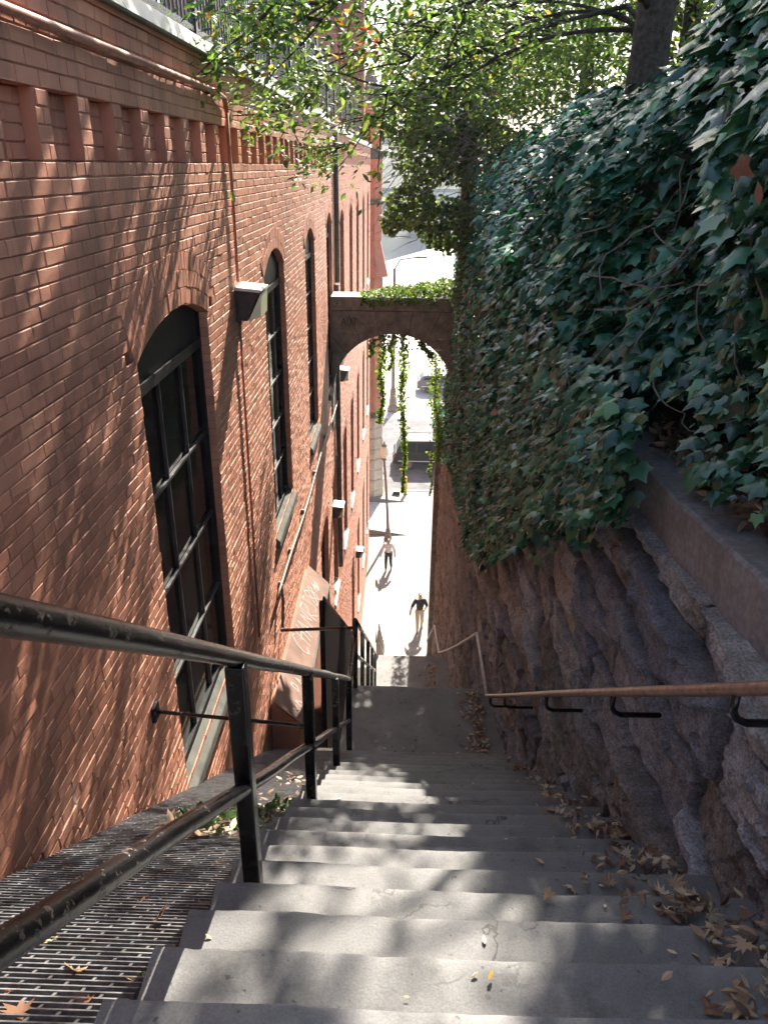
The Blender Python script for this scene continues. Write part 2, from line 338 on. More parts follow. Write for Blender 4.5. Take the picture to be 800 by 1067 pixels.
# ------------------------------------------------------------------ brick walls
CH = .0675
class Opening:
    def __init__(s, y0, y1, zb, zs, rise=0.):
        s.y0, s.y1, s.zb, s.zs, s.rise = y0, y1, zb, zs, rise
        s.yc = (y0 + y1) / 2; w = (y1 - y0) / 2; s.w = w
        if rise: s.Rr = (w*w + rise*rise) / (2*rise); s.zc = zs + rise - s.Rr
    def span(s, z, grow=0.):
        if z < s.zb: return None
        if z <= s.zs: return (s.y0, s.y1)
        if not s.rise: return None
        r2 = (s.Rr + grow) ** 2 - (z - s.zc) ** 2
        if r2 <= 0: return None
        h = math.sqrt(r2); return (s.yc - h, s.yc + h)
    def arc(s, n=16, r=0.):
        a = math.asin(s.w / s.Rr)
        return [(s.yc + (s.Rr + r) * math.sin(t), s.zc + (s.Rr + r) * math.cos(t)) for t in np.linspace(-a, a, n)]
def brickwork(X0, y0, y1, z0, z1, ops=(), seed=0, ground=None, front=1, depth=.0065):
    rng = np.random.default_rng(seed); V = []; F = []; C = []; n = 0
    nz = int(round((z1 - z0) / CH))
    for j in range(nz):
        za, zb = z0 + j * CH, z0 + (j + 1) * CH; zc = (za + zb) / 2
        cuts = sorted([q for q in (o.span(zc, .12 if zc > o.zs else 0) for o in ops) if q])
        iv = []; s = y0
        for a, b in cuts:
            if a > s: iv.append((s, min(a, y1)))
            s = max(s, b)
        if s < y1: iv.append((s, y1))
        head = (j % 7 == 3); bl = .105 if head else .206
        ph = (j % 2) * .5 * bl + rng.uniform(-.02, .02) - (.05 if head else 0)
        for a, b in iv:
            if ground is not None:
                ys = np.linspace(a, b, 40); ok = [y for y in ys if zb > ground(y)]
                if not ok: continue
                a = max(a, ok[0] - .25) if ok[0] > a else a; b = min(b, ok[-1] + .25) if ok[-1] < b else b
            V += [(X0 - depth * .7, a, za), (X0 - depth * .7, b, za), (X0 - depth * .7, b, zb), (X0 - depth * .7, a, zb)]; C += [(.72, .7, .7)] * 4
            F.append((n, n+1, n+2, n+3)); n += 4
            k0 = math.floor((a - ph) / bl); k1 = math.ceil((b - ph) / bl)
            for k in range(k0, k1):
                ya = max(a, ph + k * bl); yb = min(b, ph + (k + 1) * bl)
                if yb - ya < .03: continue
                g = .0026; e = .004
                j1 = rng.normal(0, .0016, 8); jx = rng.normal(0, .0008, 4) + rng.normal(0, .0009)
                sh = 1 + rng.normal(0, .10)
                A = [(ya+g, za+g), (yb-g, za+g), (yb-g, zb-g), (ya+g, zb-g)]
                B = [(ya+g+e, za+g+e), (yb-g-e, za+g+e), (yb-g-e, zb-g-e), (ya+g+e, zb-g-e)]
                for q, (y, z) in enumerate(A): V.append((X0 - depth, y + j1[q]*.6, z + j1[7-q]*.6))
                for q, (y, z) in enumerate(B): V.append((X0 + jx[q], y + j1[q], z + j1[7-q]))
                C += [(sh, sh, sh)] * 8
                F += [(n+4, n+5, n+6, n+7), (n, n+1, n+5, n+4), (n+1, n+2, n+6, n+5), (n+2, n+3, n+7, n+6), (n+3, n, n+4, n+7)]
                n += 8
    return np.array(V), np.array(F), np.array(C)
def merge(parts):
    V, F, C = [], [], []; n = 0
    for v, f, c in parts:
        if len(v) == 0: continue
        V.append(v); F.append(f + n); C.append(c); n += len(v)
    return np.concatenate(V), np.concatenate(F), np.concatenate(C)

def arch_ring(o, rings, X0, mb, seed):
    rng = random.Random(seed)
    a = math.asin(o.w / o.Rr) + .02
    for k in range(rings):
        r = o.Rr + .002 + (k + .5) * .113; nb = int(2 * a * r / .069)
        for i in range(nb):
            t = -a + (i + .5) * 2 * a / nb
            tn = np.array((0, math.cos(t), -math.sin(t))); rn = np.array((0, math.sin(t), math.cos(t)))
            c = np.array((X0 - .03 + .004 + rng.gauss(0, .0015), o.yc, o.zc)) + rn * (r + rng.gauss(0, .002)); s = 1 + rng.gauss(0, .07)
            mb.obox(c, (.03, 0, 0), tn * (a * r / nb - .0045), rn * (.0565 - .004), (s, s, s))
    n = 14
    P = o.arc(n, 0.); Q = o.arc(n, rings * .113)
    for i in range(n - 1):       # mortar behind the voussoirs
        mb.add([(X0 - .003, *P[i]), (X0 - .003, *P[i+1]), (X0 - .003, *Q[i+1]), (X0 - .003, *Q[i])], [(0, 1, 2, 3)], (.7, .68, .68))
def reveal(o, X0, d, mb, seed):
    rng = random.Random(seed)
    z = o.zb
    while z < o.zs - 1e-6:       # toothed jamb bricks, one course at a time
        z2 = min(z + CH, o.zs); s = 1 + rng.gauss(0, .08)
        for y, sg in ((o.y0, 1), (o.y1, -1)):
            q = y + sg * (rng.random() * .004 - .002)
            mb.add([(X0 - .004, q, z+.004), (X0 - d, q, z+.004), (X0 - d, q, z2-.004), (X0 - .004, q, z2-.004)], [(0,1,2,3)], (s, s, s))
            mb.add([(X0 - .006, y - sg*.008, z), (X0 - d, y - sg*.008, z), (X0 - d, y - sg*.008, z2), (X0 - .006, y - sg*.008, z2)], [(0,1,2,3)], (.7, .68, .68))
        z = z2
    P = o.arc(18)
    for i in range(17):
        mb.add([(X0 + .003, *P[i]), (X0 + .003, *P[i+1]), (X0 - d, *P[i+1]), (X0 - d, *P[i])], [(0,1,2,3)])

def window(bld, o, d, sillmat, rows=5, cols=3, transom=.24, slope=True, detail=True):
    """black steel sash with sub-parts"""
    xf = XW - d
    f = MB(); w = .05
    f.box(xf-.03, xf+.02, o.y0+.002, o.y0+w, o.zb, o.zs); f.box(xf-.03, xf+.02, o.y1-w, o.y1-.002, o.zb, o.zs)
    f.box(xf-.03, xf+.02, o.y0+w, o.y1-w, o.zb, o.zb+.07)
    zt = o.zs - transom + .06
    f.box(xf-.03, xf+.03, o.y0+w, o.y1-w, zt-.07, zt)
    P = o.arc(16, -.004)
    poly = [(o.y0+.003, zt)] + [(y, z) for y, z in P] + [(o.y1-.003, zt)]
    f.prism(poly, 'x', xf-.025, xf+.008)             # solid arched head
    fr = f.build('window', M['black'], bld)
    g = MB(); g.add([(xf-.015, o.y0+w, o.zb+.07), (xf-.015, o.y1-w, o.zb+.07), (xf-.015, o.y1-w, zt-.07), (xf-.015, o.y0+w, zt-.07)], [(0,1,2,3)])
    g.build('pane', M['glass'], fr)
    if detail:
        q = MB(); za, zb_ = o.zb+.07, zt-.07; ya, yb = o.y0+w, o.y1-w
        for i in range(1, cols):
            y = ya + (yb-ya)*i/cols; q.box(xf-.012, xf+.010, y-.009, y+.009, za, zb_)
        for i in range(1, rows):
            z = za + (zb_-za)*i/rows; q.box(xf-.012, xf+.013, ya, yb, z-.011, z+.011)
        q.build('muntin', M['muntin'], fr)
    s = MB()
    s.prism([(xf+.02, o.zb+.02), (XW+.045, o.zb-.09), (XW+.045, o.zb-.19), (xf+.02, o.zb-.20)], 'y', o.y0-.05, o.y1+.05)
    s.build('sill', sillmat, fr, bevel=.012)
    return fr

bld = thing('brick_warehouse', 'long painted red brick warehouse with black arched windows lining the left of the steps', 'building', (XW, 8., L1))
NEAR_END = 17.0
wins1 = [Opening(4.25, 5.90, -4.12, -1.03, .16), Opening(8.40, 9.84, -4.12, -1.10, .22), Opening(11.95, 13.2, -4.2, -1.12, .22), Opening(15.2, 16.3, -4.2, -1.06, .22)]
low1 = [Opening(13.1, 14.5, -9.2, -6.72, .24), Opening(15.6, 16.75, -9.4, -6.5, .24)]
# frieze of recessed panels
pans = []; y = .45
while y < NEAR_END - .5:
    pans.append(Opening(y, y + .305, .005, .275)); y += .447
gz = lambda y: min(float(walkline(y)), gratez(y)) - (.25 if y < 6.5 else 3.2)
p1 = brickwork(XW, -1.5, NEAR_END, .0 - CH * 270, .0, wins1 + low1, 3, gz)
p2 = brickwork(XW, -1.5, NEAR_END, .0, .27, pans, 4)
p3 = brickwork(XW, -1.5, NEAR_END, .27, .27 + CH * 6, (), 5)
p4 = brickwork(XW - .062, -1.5, NEAR_END, .0, .27, (), 6)
V, F, C = merge([p1, p2, p3, p4])
# hand mason's unevenness of the whole face
V[:, 0] += .006 * (fbm(V[:, 1] * .9, V[:, 2] * .9, seed=9) * 2) + .003 * fbm(V[:, 1] * 6, V[:, 2] * 6, seed=19)
npmesh('brick_wall', V, F, C, M['brick'], bld)
mb = MB()
for i, o in enumerate(wins1 + low1):
    arch_ring(o, 3 if i == 0 else 2, XW, mb, i); reveal(o, XW, .10, mb, i + 50)
for o in pans:
    mb.add([(XW, o.y0, 0), (XW-.065, o.y0, 0), (XW-.065, o.y0, .27), (XW, o.y0, .27)], [(0,1,2,3)])
    mb.add([(XW, o.y1, 0), (XW-.065, o.y1, 0), (XW-.065, o.y1, .27), (XW, o.y1, .27)], [(0,1,2,3)])
    mb.add([(XW, o.y0, .003), (XW-.065, o.y0, .003), (XW-.065, o.y1, .003), (XW, o.y1, .003)], [(0,1,2,3)])
    mb.add([(XW, o.y0, .272), (XW-.065, o.y0, .272), (XW-.065, o.y1, .272), (XW, o.y1, .272)], [(0,1,2,3)])
mb.build('arch_brick_trim', M['brick'], bld)
for i, o in enumerate(wins1): window(bld, o, .085, M['sill'], rows=4 if i == 0 else 5, cols=3)
for i, o in enumerate(low1): window(bld, o, .11, M['whitesill'], rows=5, cols=2)
mb = MB()                                           # oversailing course and coping
for k in range(2): pass
mb.box(XW-.3, XW+.012, -1.5, NEAR_END, .675, .70)
mb.build('string_course', M['brick'], bld)
cop = MB(); y = -1.5; k = 0
while y < NEAR_END:
    y2 = min(y + 1.52, NEAR_END)
    cop.prism([(XW+.045, .700), (XW+.052, .712), (XW-.02, .83), (XW-.06, .845), (XW-.42, .85), (XW-.42, .70)], 'y', y + .004, y2 - .004); y = y2
cop.build('coping', M['copper'], bld)
mb = MB(); mb.box(XW-8, XW-.43, -1.5, NEAR_END, .5, .72); mb.build('roof', M['slate'], bld)
mb = MB(); mb.box(XW-8, XW-.30, -1.5, -1.3, -6, .5); mb.box(XW-8, XW-.30, NEAR_END-.2, NEAR_END, -17, .5); mb.box(XW-8, XW-7.8, -1.3, NEAR_END-.2, -17, .5); mb.build('side_wall', M['brick3'], bld)
# thin conduit run along the water table, and the red vertical conduit
t = MB(); pts = [(XW+.03, -1.5, .515), (XW+.03, 3.2, .505), (XW+.032, 6.6, .493), (XW+.032, 6.86, .47), (XW+.03, 6.93, .38), (XW+.028, 6.96, -.3), (XW+.028, 6.95, -.95)]
t.tube(pts[:5], .020, 10); t.tube(pts[4:], [.016, .013, .013], 8); t.tube([(XW+.022, 6.95, -1.2), (XW+.022, 6.92, -3), (XW+.022, 6.90, -4.62)], .012, 8)
t.build('conduit', M['conduit'], bld, smooth=True)
t = MB(); pts = [(XW+.05, yy, -4.78 - .04*math.sin(yy*1.3)) for yy in np.linspace(7.9, 16.9, 30)]
t.tube(pts, .016, 8)
for yy in (8.3, 9.2, 10.5, 12.1, 14.0): t.box(XW, XW+.055, yy-.02, yy+.02, -4.82, -4.74)
t.tube([(XW+.05, 8.3, -4.78), (XW+.06, 8.25, -5.0), (XW+.07, 8.05, -5.25)], .02, 6)
t.build('water_pipe', M['panel'], bld, smooth=True)
t = MB(); t.tube([(XW+.05, 16.95, .6), (XW+.05, 16.95, -2.3)], .05, 8); t.tube([(XW+.06, 16.6, -2.3), (XW+.06, 16.6, -6.5), (XW+.07, 16.62, -9)], .055, 8)
t.build('downpipe', M['sill'], bld, smooth=True)

# --- second building beyond the joint
bld2 = thing('brick_powerhouse', 'sunlit orange brick building with tall narrow arched windows beyond the stone arch', 'building', (XW, 25., G))
B2A, B2B = NEAR_END + .06, 33.6
cs = [18.9, 22.0, 25.0, 28.4, 31.6]
wins2 = [Opening(c-.6, c+.6, -4.15, -1.2, .26) for c in cs] + [Opening(c-.6, c+.6, -9.45, -6.55, .26) for c in [19.2]+cs[1:]] + [Opening(c-.6, c+.6, -15.0, -11.9, .26) for c in cs[1:]]
gz2 = lambda y: min(float(walkline(y)), 0) - (3.0 if y < 23 else .1)
p1 = brickwork(XW, B2A, B2B, -CH * 256, 0, wins2, 13, gz2)
pans2 = [Opening(yy, yy + .22, .005, .275) for yy in np.arange(B2A + .2, B2B - .3, .4)]
p2 = brickwork(XW, B2A, B2B, 0, .27, pans2, 14); p3 = brickwork(XW, B2A, B2B, .27, .27 + CH * 5, (), 15); p4 = brickwork(XW-.06, B2A, B2B, 0, .27, (), 16)
V, F, C = merge([p1, p2, p3, p4]); npmesh('brick_wall', V, F, C, M['brick2'], bld2)
mb = MB()
for i, o in enumerate(wins2): arch_ring(o, 2, XW, mb, 80+i); reveal(o, XW, .16, mb, 90+i)
mb.build('arch_brick_trim', M['brick2'], bld2)
for o in wins2: window(bld2, o, .14, M['whitesill'], rows=5, cols=2, detail=o.zb > -10)
mb = MB(); mb.box(XW-.5, XW+.05, B2A, B2B, .27+CH*5, .74); mb.build('coping', M['whitesill'], bld2)
mb = MB(); mb.box(XW-8, XW-.5, B2A, B2B, .3, .62); mb.build('roof', M['slate'], bld2)
mb = MB(); mb.box(XW-8, XW-.02, B2B, B2B+.3, G-.3, .62); mb.box(XW-8, XW-7.7, B2A, B2B, G-.3, .3); mb.build('side_wall', M['brick2'], bld2)

# --- roof railing
rl = thing('roof_railing', 'dark iron picket railing on the coping of the red brick warehouse roof', 'railing', (XW-.3, 8., .85))
mb = MB(); xr = XW - .30
mb.box(xr-.02, xr+.02, -1.4, 30, .985, 1.025); mb.box(xr-.02, xr+.02, -1.4, 30, 1.98, 2.03)
for yy in np.arange(-1.35, 30, .112): mb.box(xr-.008, xr+.008, yy-.008, yy+.008, 1.0, 2.12 if int(yy*50) % 2 else 2.08)
mb.build('picket_panel', M['rail'], rl)
for yy in np.arange(-.2, 30, 1.9):
    p = MB(); p.box(xr-.03, xr+.03, yy-.03, yy+.03, .845, 2.2); p.build('post', M['rail'], rl)

# --- wall lamps
def wall_lamp(x, y, z, label, rz=0):
    t = thing('wall_lamp', label, 'lamp', (x, y, z), 'wall lamps on the brick walls')
    b = MB(); b.box(x, x+.02, y-.15, y+.15, z-.17, z+.13)
    b.build('back_plate', M['lamp'], t, bevel=.004)
    h = MB(); h.prism([(x+.021, z-.155), (x+.10, z-.16), (x+.215, z+.085), (x+.02, z+.10)], 'y', y-.17, y+.17)
    h.build('housing', M['lamp'], t, bevel=.006)
    l = MB(); l.add([(x+.107, y-.165, z-.162), (x+.107, y+.165, z-.162), (x+.232, y+.165, z+.082), (x+.232, y-.165, z+.082), (x+.222, y-.165, z-.12), (x+.222, y+.165, z-.12)],
                    [(0,1,5,4), (4,5,2,3), (0,4,3), (1,2,5), (0,3,2,1)])
    l.build('lens', M['lens'], t)
    c = MB(); c.prism([(x+.0, z+.105), (x+.225, z+.088), (x+.24, z+.10), (x+.24, z+.112), (x+.0, z+.135)], 'y', y-.18, y+.18)
    c.build('lid', M['lamptop'], t, bevel=.004)
    return t
wall_lamp(XW+.005, 7.05, -1.12, 'black box wall lamp with pale lens beside the nearest arched window')
p = onx(351, 405, XW+.1); wall_lamp(XW+.005, 17.6, p[2]-.1, 'box wall lamp under the left springing of the stone arch')
p = onx(352, 530, XW+.1); wall_lamp(XW+.005, p[1], p[2], 'box wall lamp on the sunlit brick above the graffiti hood')
p = onx(374, 575, XW+.1); wall_lamp(XW+.005, p[1], p[2], 'lowest box wall lamp on the orange brick near the pavement')

# ------------------------------------------------------------------ steps
stair = thing('stone_staircase', 'steep grey stone staircase of three flights descending between brick and rubble walls', 'stairs', (.3, 4., L1))
def step_mesh(y, z, depth, xl, xr, seed, front=.0):
    """one tread block, its worn nosing at (y, z) facing +Y; top goes back to y-depth"""
    mb = MB(); rng = random.Random(seed); n = 36
    a1, a2, a3 = rng.uniform(0, 6), rng.uniform(0, 6), rng.uniform(0, 6)
    prof = [(-depth, 0), (-.05, .0), (-.018, -.001), (-.006, -.005), (0, -.016), (.0, -.04), (-.004, -RI - .06), (-depth, -RI - .06)]
    vs = []
    for i in range(n + 1):
        u = i / n; x = xl + (xr - xl) * u
        w = .0025*math.sin(5*u+a1) + .0018*math.sin(13*u+a2) + rng.gauss(0, .0012) - (.02 * math.exp(-((u-.42)/.2)**2) * .3)
        dz = .0015*math.sin(4*u+a3) - .004*math.exp(-((u-.45)/.25)**2)
        if rng.random() < .05: w -= .006; 
        for q, (py, pz) in enumerate(prof):
            vs.append((x, y + py + (w if 1 <= q <= 6 else 0), z + pz + (dz if q in (1, 2, 3, 4) else (dz*.5 if q == 0 else 0))))
    m = len(prof); fs = []
    for i in range(n):
        for q in range(m): fs.append((i*m+q, i*m+(q+1) % m, (i+1)*m+(q+1) % m, (i+1)*m+q))
    fs.append(tuple(range(m))); fs.append(tuple(n*m+q for q in range(m))[::-1])
    mb.add(vs, fs); return mb
mb = MB(); mb.add([(-.9, -4., Z0), (3.2, -4., Z0), (3.2, Y0-.272, Z0), (-.9, Y0-.272, Z0), (-.9, -4., Z0-.3), (3.2, -4., Z0-.3), (3.2, Y0-.272, Z0-.3), (-.9, Y0-.272, Z0-.3)], [(0,1,2,3), (4,5,6,7), (0,1,5,4), (2,3,7,6), (1,2,6,5), (3,0,4,7)])
mb.build('top_landing', M['step'], stair)
rr = random.Random(5)
for k in range(21):
    o = step_mesh(Y0 + k*T, Z0 - k*RI, T + .02 if k else T, XL + rr.uniform(-.02, .02), XR, k).build('step', M['step'], stair)
    for p in o.data.polygons: p.use_smooth = len(p.vertices) == 4
    md = o.modifiers.new('e', 'EDGE_SPLIT'); md.split_angle = R(38)
def slab(y0, y1, z, name):
    mb = MB(); n = 40; rng = random.Random(3)
    mb.box(XL, XR+.1, y0, y1, z-.3, z); mb.build(name, M['step'], stair, bevel=.012)
slab(L1Y0 + .001, L1Y1, L1, 'landing')
for k in range(26): step_mesh(L1Y1 + (k+1)*T, L1 - (k+1)*RI, T + .02, XL, XR+.12, 40+k).build('step', M['step'], stair)
slab(L2Y0 + .002, L2Y1, L2, 'landing')
nf = int(round((L2 - G) / RI))
for k in range(nf - 1): step_mesh(L2Y1 + (k+1)*T, L2 - (k+1)*RI, T + .02, XL, XR+.12, 80+k).build('step', M['step'], stair)
mb = MB()                                             # body of masonry that carries the flights
mb.prism([(Y0-.3, Z0-.3), (L1Y0, L1-.15), (L1Y1-.02, L1-.31), (L2Y0, L2-.15), (L2Y1-.02, L2-.31), (L2Y1 + nf*T - .1, G-.05), (L2Y1, G-.4), (Y0-.3, G-.4)], 'x', XL+.03, XR+.3)
mb.build('stringer_wall', M['conc'], stair)

# --- grated ramp beside the steps
gr = thing('grated_ramp', 'grey metal grating sloping down between brick wall and steps', 'grating', (-1.06, 4., gratez(4.)))
mb = MB(); sl = math.atan(.7593); dirv = np.array((0, math.cos(sl), -math.sin(sl))); nv = np.array((0, math.sin(sl), math.cos(sl)))
P0 = np.array((0, .4, gratez(.4))); n = 0; s = 0.; x0, x1 = XW+.02, XL-.005
while s < 8.4:
    c = P0 + dirv * s
    mb.obox((( x0+x1)/2, c[1], c[2]), ((x1-x0)/2, 0, 0), dirv*.0042, nv*.013)
    for i in range(8):
        x = x0 + .03 + (i + .5 * (n % 2)) * .115
        if x < x1 - .02:
            q = c + dirv * .018; mb.obox((x, q[1], q[2]), (.0042, 0, 0), dirv*.0175, nv*.010)
    s += .036; n += 1
mb.build('grating_panel', M['grate'], gr)
f = MB()
for i in range(8):
    a = P0 + dirv * (i * 1.15) - nv*.016; f.obox(((x0+x1)/2, a[1], a[2]), ((x1-x0)/2, 0, 0), dirv*.02, nv*.02)
f.build('cross_bar', M['rail'], gr)
mb = MB()
ys = np.linspace(-.5, 11, 40)
vs = []; 
for y in ys:
    z = gratez(y) - .16
    vs += [(XW-.05, y, z), (XL+.04, y, z)]
mb.add(vs, [(2*i, 2*i+1, 2*i+3, 2*i+2) for i in range(39)]); so = mb.build('soil_bed', M['soil']); tag(so, kind='structure')

# --- left handrail
XRAIL = -.51
hr = thing('iron_handrail', 'chipped black iron handrail with mid rail along the left of the upper flight', 'handrail', (XRAIL, 3.6, nose(3.6)))
zt = lambda y: -1.42 - .760 * (y - 2.0)
zm = lambda y: -1.955 - .762 * (y - 2.0)
def wob(f, a, b, n, dz=0): return [(XRAIL + .004*math.sin(i*1.7), y, f(y) + .003*math.sin(i*2.3)) for i, y in enumerate(np.linspace(a, b, n))]
t = MB(); t.tube(wob(zt, -.4, 6.68, 14) + [(XRAIL, 6.9, zt(6.86)), (XRAIL, 7.80, zt(6.86)-.05)], .0285, 16); t.build('top_rail', M['rail'], hr, smooth=True)
t = MB(); t.tube(wob(zm, -.3, 6.74, 14), .026, 16); t.build('mid_rail', M['rail'], hr, smooth=True)
for i, yp in enumerate((.36, 2.0, 3.6, 5.22, 6.71)):
    k = math.ceil((yp - Y0) / T - 1e-6); zb = Z0 - max(k, 0)*RI if yp < L1Y0 else L1
    p = MB(); p.box(XRAIL-.031, XRAIL+.031, yp-.03, yp+.03, zb-.01, zt(yp)-.02)
    p.build('post', M['rail'], hr, bevel=.006)
b = MB(); b.tube([(XW+.01, 3.78, -3.10), (XRAIL, 3.6, -3.03)], .012, 8); b.build('wall_brace', M['rail'], hr)
b = MB(); b.obox((XW+.012, 3.78, -3.10), (.012, 0, 0), (0, .045, 0), (0, 0, .055)); b.build('brace_plate', M['rail'], hr)
b = MB(); b.tube([(XW+.01, 8.30, -5.45), (XRAIL, 7.80, -5.06)], .022, 8); b.build('wall_brace', M['rail'], hr)

h2 = thing('iron_handrail', 'black iron handrail posts on the second flight beyond the landing edge', 'handrail', (XRAIL, 10., nose(10.)))
z2 = lambda y: -4.95 - .7593 * (y - 7.80)
t = MB(); t.tube([(XRAIL, 7.80, -5.93), (XRAIL, 7.80, z2(7.8))], .032, 10); t.build('post', M['rail'], h2, smooth=True)
t = MB(); t.tube([(XRAIL, y, z2(y)) for y in np.linspace(7.8, 15.3, 8)], .026, 8); t.build('top_rail', M['rail'], h2, smooth=True)
t = MB(); t.tube([(XRAIL, y, z2(y) - .5) for y in np.linspace(7.8, 15.3, 8)], .026, 8); t.build('mid_rail', M['palepipe'], h2, smooth=True)  # pale material puts sunlight into this rail's colour
for y in (9.4, 11.2, 13.0, 14.9):
    t = MB(); t.box(XRAIL-.03, XRAIL+.03, y-.03, y+.03, float(walkline(y)), z2(y)); t.build('post', M['rail'], h2)
h3 = thing('iron_handrail', 'pale sunlit handrail at the left of the lowest flight near the pavement', 'handrail', (XRAIL, 20., L2))
z3 = lambda y: L2 + 1.0 - .7593 * (y - L2Y1)
t = MB(); t.tube([(XRAIL, L2Y1-.9, L2+1.0), (XRAIL, L2Y1, L2+1.0)] + [(XRAIL, y, z3(y)) for y in np.linspace(L2Y1+.3, 24.2, 6)], .026, 8); t.build('top_rail', M['palepipe'], h3, smooth=True)
t = MB(); t.tube([(XRAIL, y, z3(y)-.5) for y in np.linspace(L2Y1, 24.2, 6)], .026, 8); t.build('mid_rail', M['palepipe'], h3, smooth=True)
for y in (L2Y1-.05, 18.5, 20.5, 22.4, 24.2):
    t = MB(); t.box(XRAIL-.03, XRAIL+.03, y-.03, y+.03, float(walkline(y)) , z3(max(y, L2Y1))); t.build('post', M['palepipe'], h3)

# --- wall handrail on the right
XP = .965
wr = thing('wall_handrail', 'worn copper coloured pipe handrail on hooked brackets along the rough stone wall', 'handrail', (XP+.2, 4., nose(4.)))
p0 = onx(800, 713, XP); p1 = onx(507, 725, XP); p2 = onx(497, 660, XP); p3 = onx(457, 680, XP); p4 = onx(452.5, 652, XP); p5 = onx(444.5, 668, XP)
d = (p1 - p0) / (p1[1] - p0[1]); ext = p0 - d * 1.4
sag = lambda t: .012 * math.sin(t * math.pi) + .006 * math.sin(t * 9)
t = MB(); t.tube([tuple(ext + (p1 - ext) * u + np.array((0, 0, -sag(u)))) for u in np.linspace(0, 1, 14)], .021, 14); t.build('rail', M['rust'], wr, smooth=True)
t = MB(); t.tube([tuple(p1 + (0, .004, 0)), tuple(p2)] + [tuple(p2 + (p3 - p2) * u + np.array((0, 0, -.05*math.sin(u*3.1)))) for u in np.linspace(.03, 1, 8)] + [tuple(p4), tuple(p4 + (p5 - p4) * .5), tuple(p5)], .021, 10)
t.build('rail', M['palepipe'], wr, smooth=True)
for px in (845, 770, 640, 570, 526, 511):
    q = onx(px, 713.5 + (800-px)*.041, XP)
    b = MB(); b.tube([tuple(q + (0, 0, -.02)), tuple(q + (.0, 0, -.085)), tuple(q + (.015, 0, -.115)), tuple(q + (.045, 0, -.13)), tuple(q + (.26, 0.01, -.135))], .0125, 8)
    b.build('bracket', M['rail'], wr, smooth=True)

# ------------------------------------------------------------------ rubble retaining wall
rw = thing('stone_retaining_wall', 'massive rough quarry faced stone retaining wall with granite caps right of the steps', 'wall', (1.3, 6., float(walkline(6.))))
ZTOP = -1.44
_r = np.random.default_rng(23)
_c = [ZTOP + .02]
while _c[-1] > -18: _c.append(_c[-1] - _r.uniform(.27, .43))
CZ = np.array(_c[::-1])
CB = []
for c in range(len(CZ)):
    b = [-2. + _r.uniform(0, .8)]
    while b[-1] < 27: b.append(b[-1] + _r.uniform(.45, 1.35))
    CB.append(np.array(b))
PAL = np.array([(.275, .285, .325), (.325, .33, .365), (.21, .218, .25), (.34, .32, .31), (.29, .30, .345), (.345, .35, .37), (.37, .335, .31), (.185, .192, .225)])
def chips(Y, Z, sy, sz, seed):
    """split-stone facets: nearest jittered cell's tilted plane"""
    y, z = Y/sy, Z/sz; iy, iz = np.floor(y).astype(np.int64), np.floor(z).astype(np.int64); o = np.zeros_like(iy)
    best = np.full(Y.shape, 9e9); h = np.zeros_like(Y)
    for a in (-1, 0, 1):
        for b in (-1, 0, 1):
            cy, cz = iy+a, iz+b; dy = y - (cy + _h(cy, cz, o, seed)); dz = z - (cz + _h(cy, cz, o, seed+1)); d = dy*dy + dz*dz
            hh = (_h(cy, cz, o, seed+2) - .5) + (_h(cy, cz, o, seed+3)-.5)*1.6*dy + (_h(cy, cz, o, seed+4)-.5)*1.6*dz
            m = d < best; best = np.where(m, d, best); h = np.where(m, hh, h)
    return h
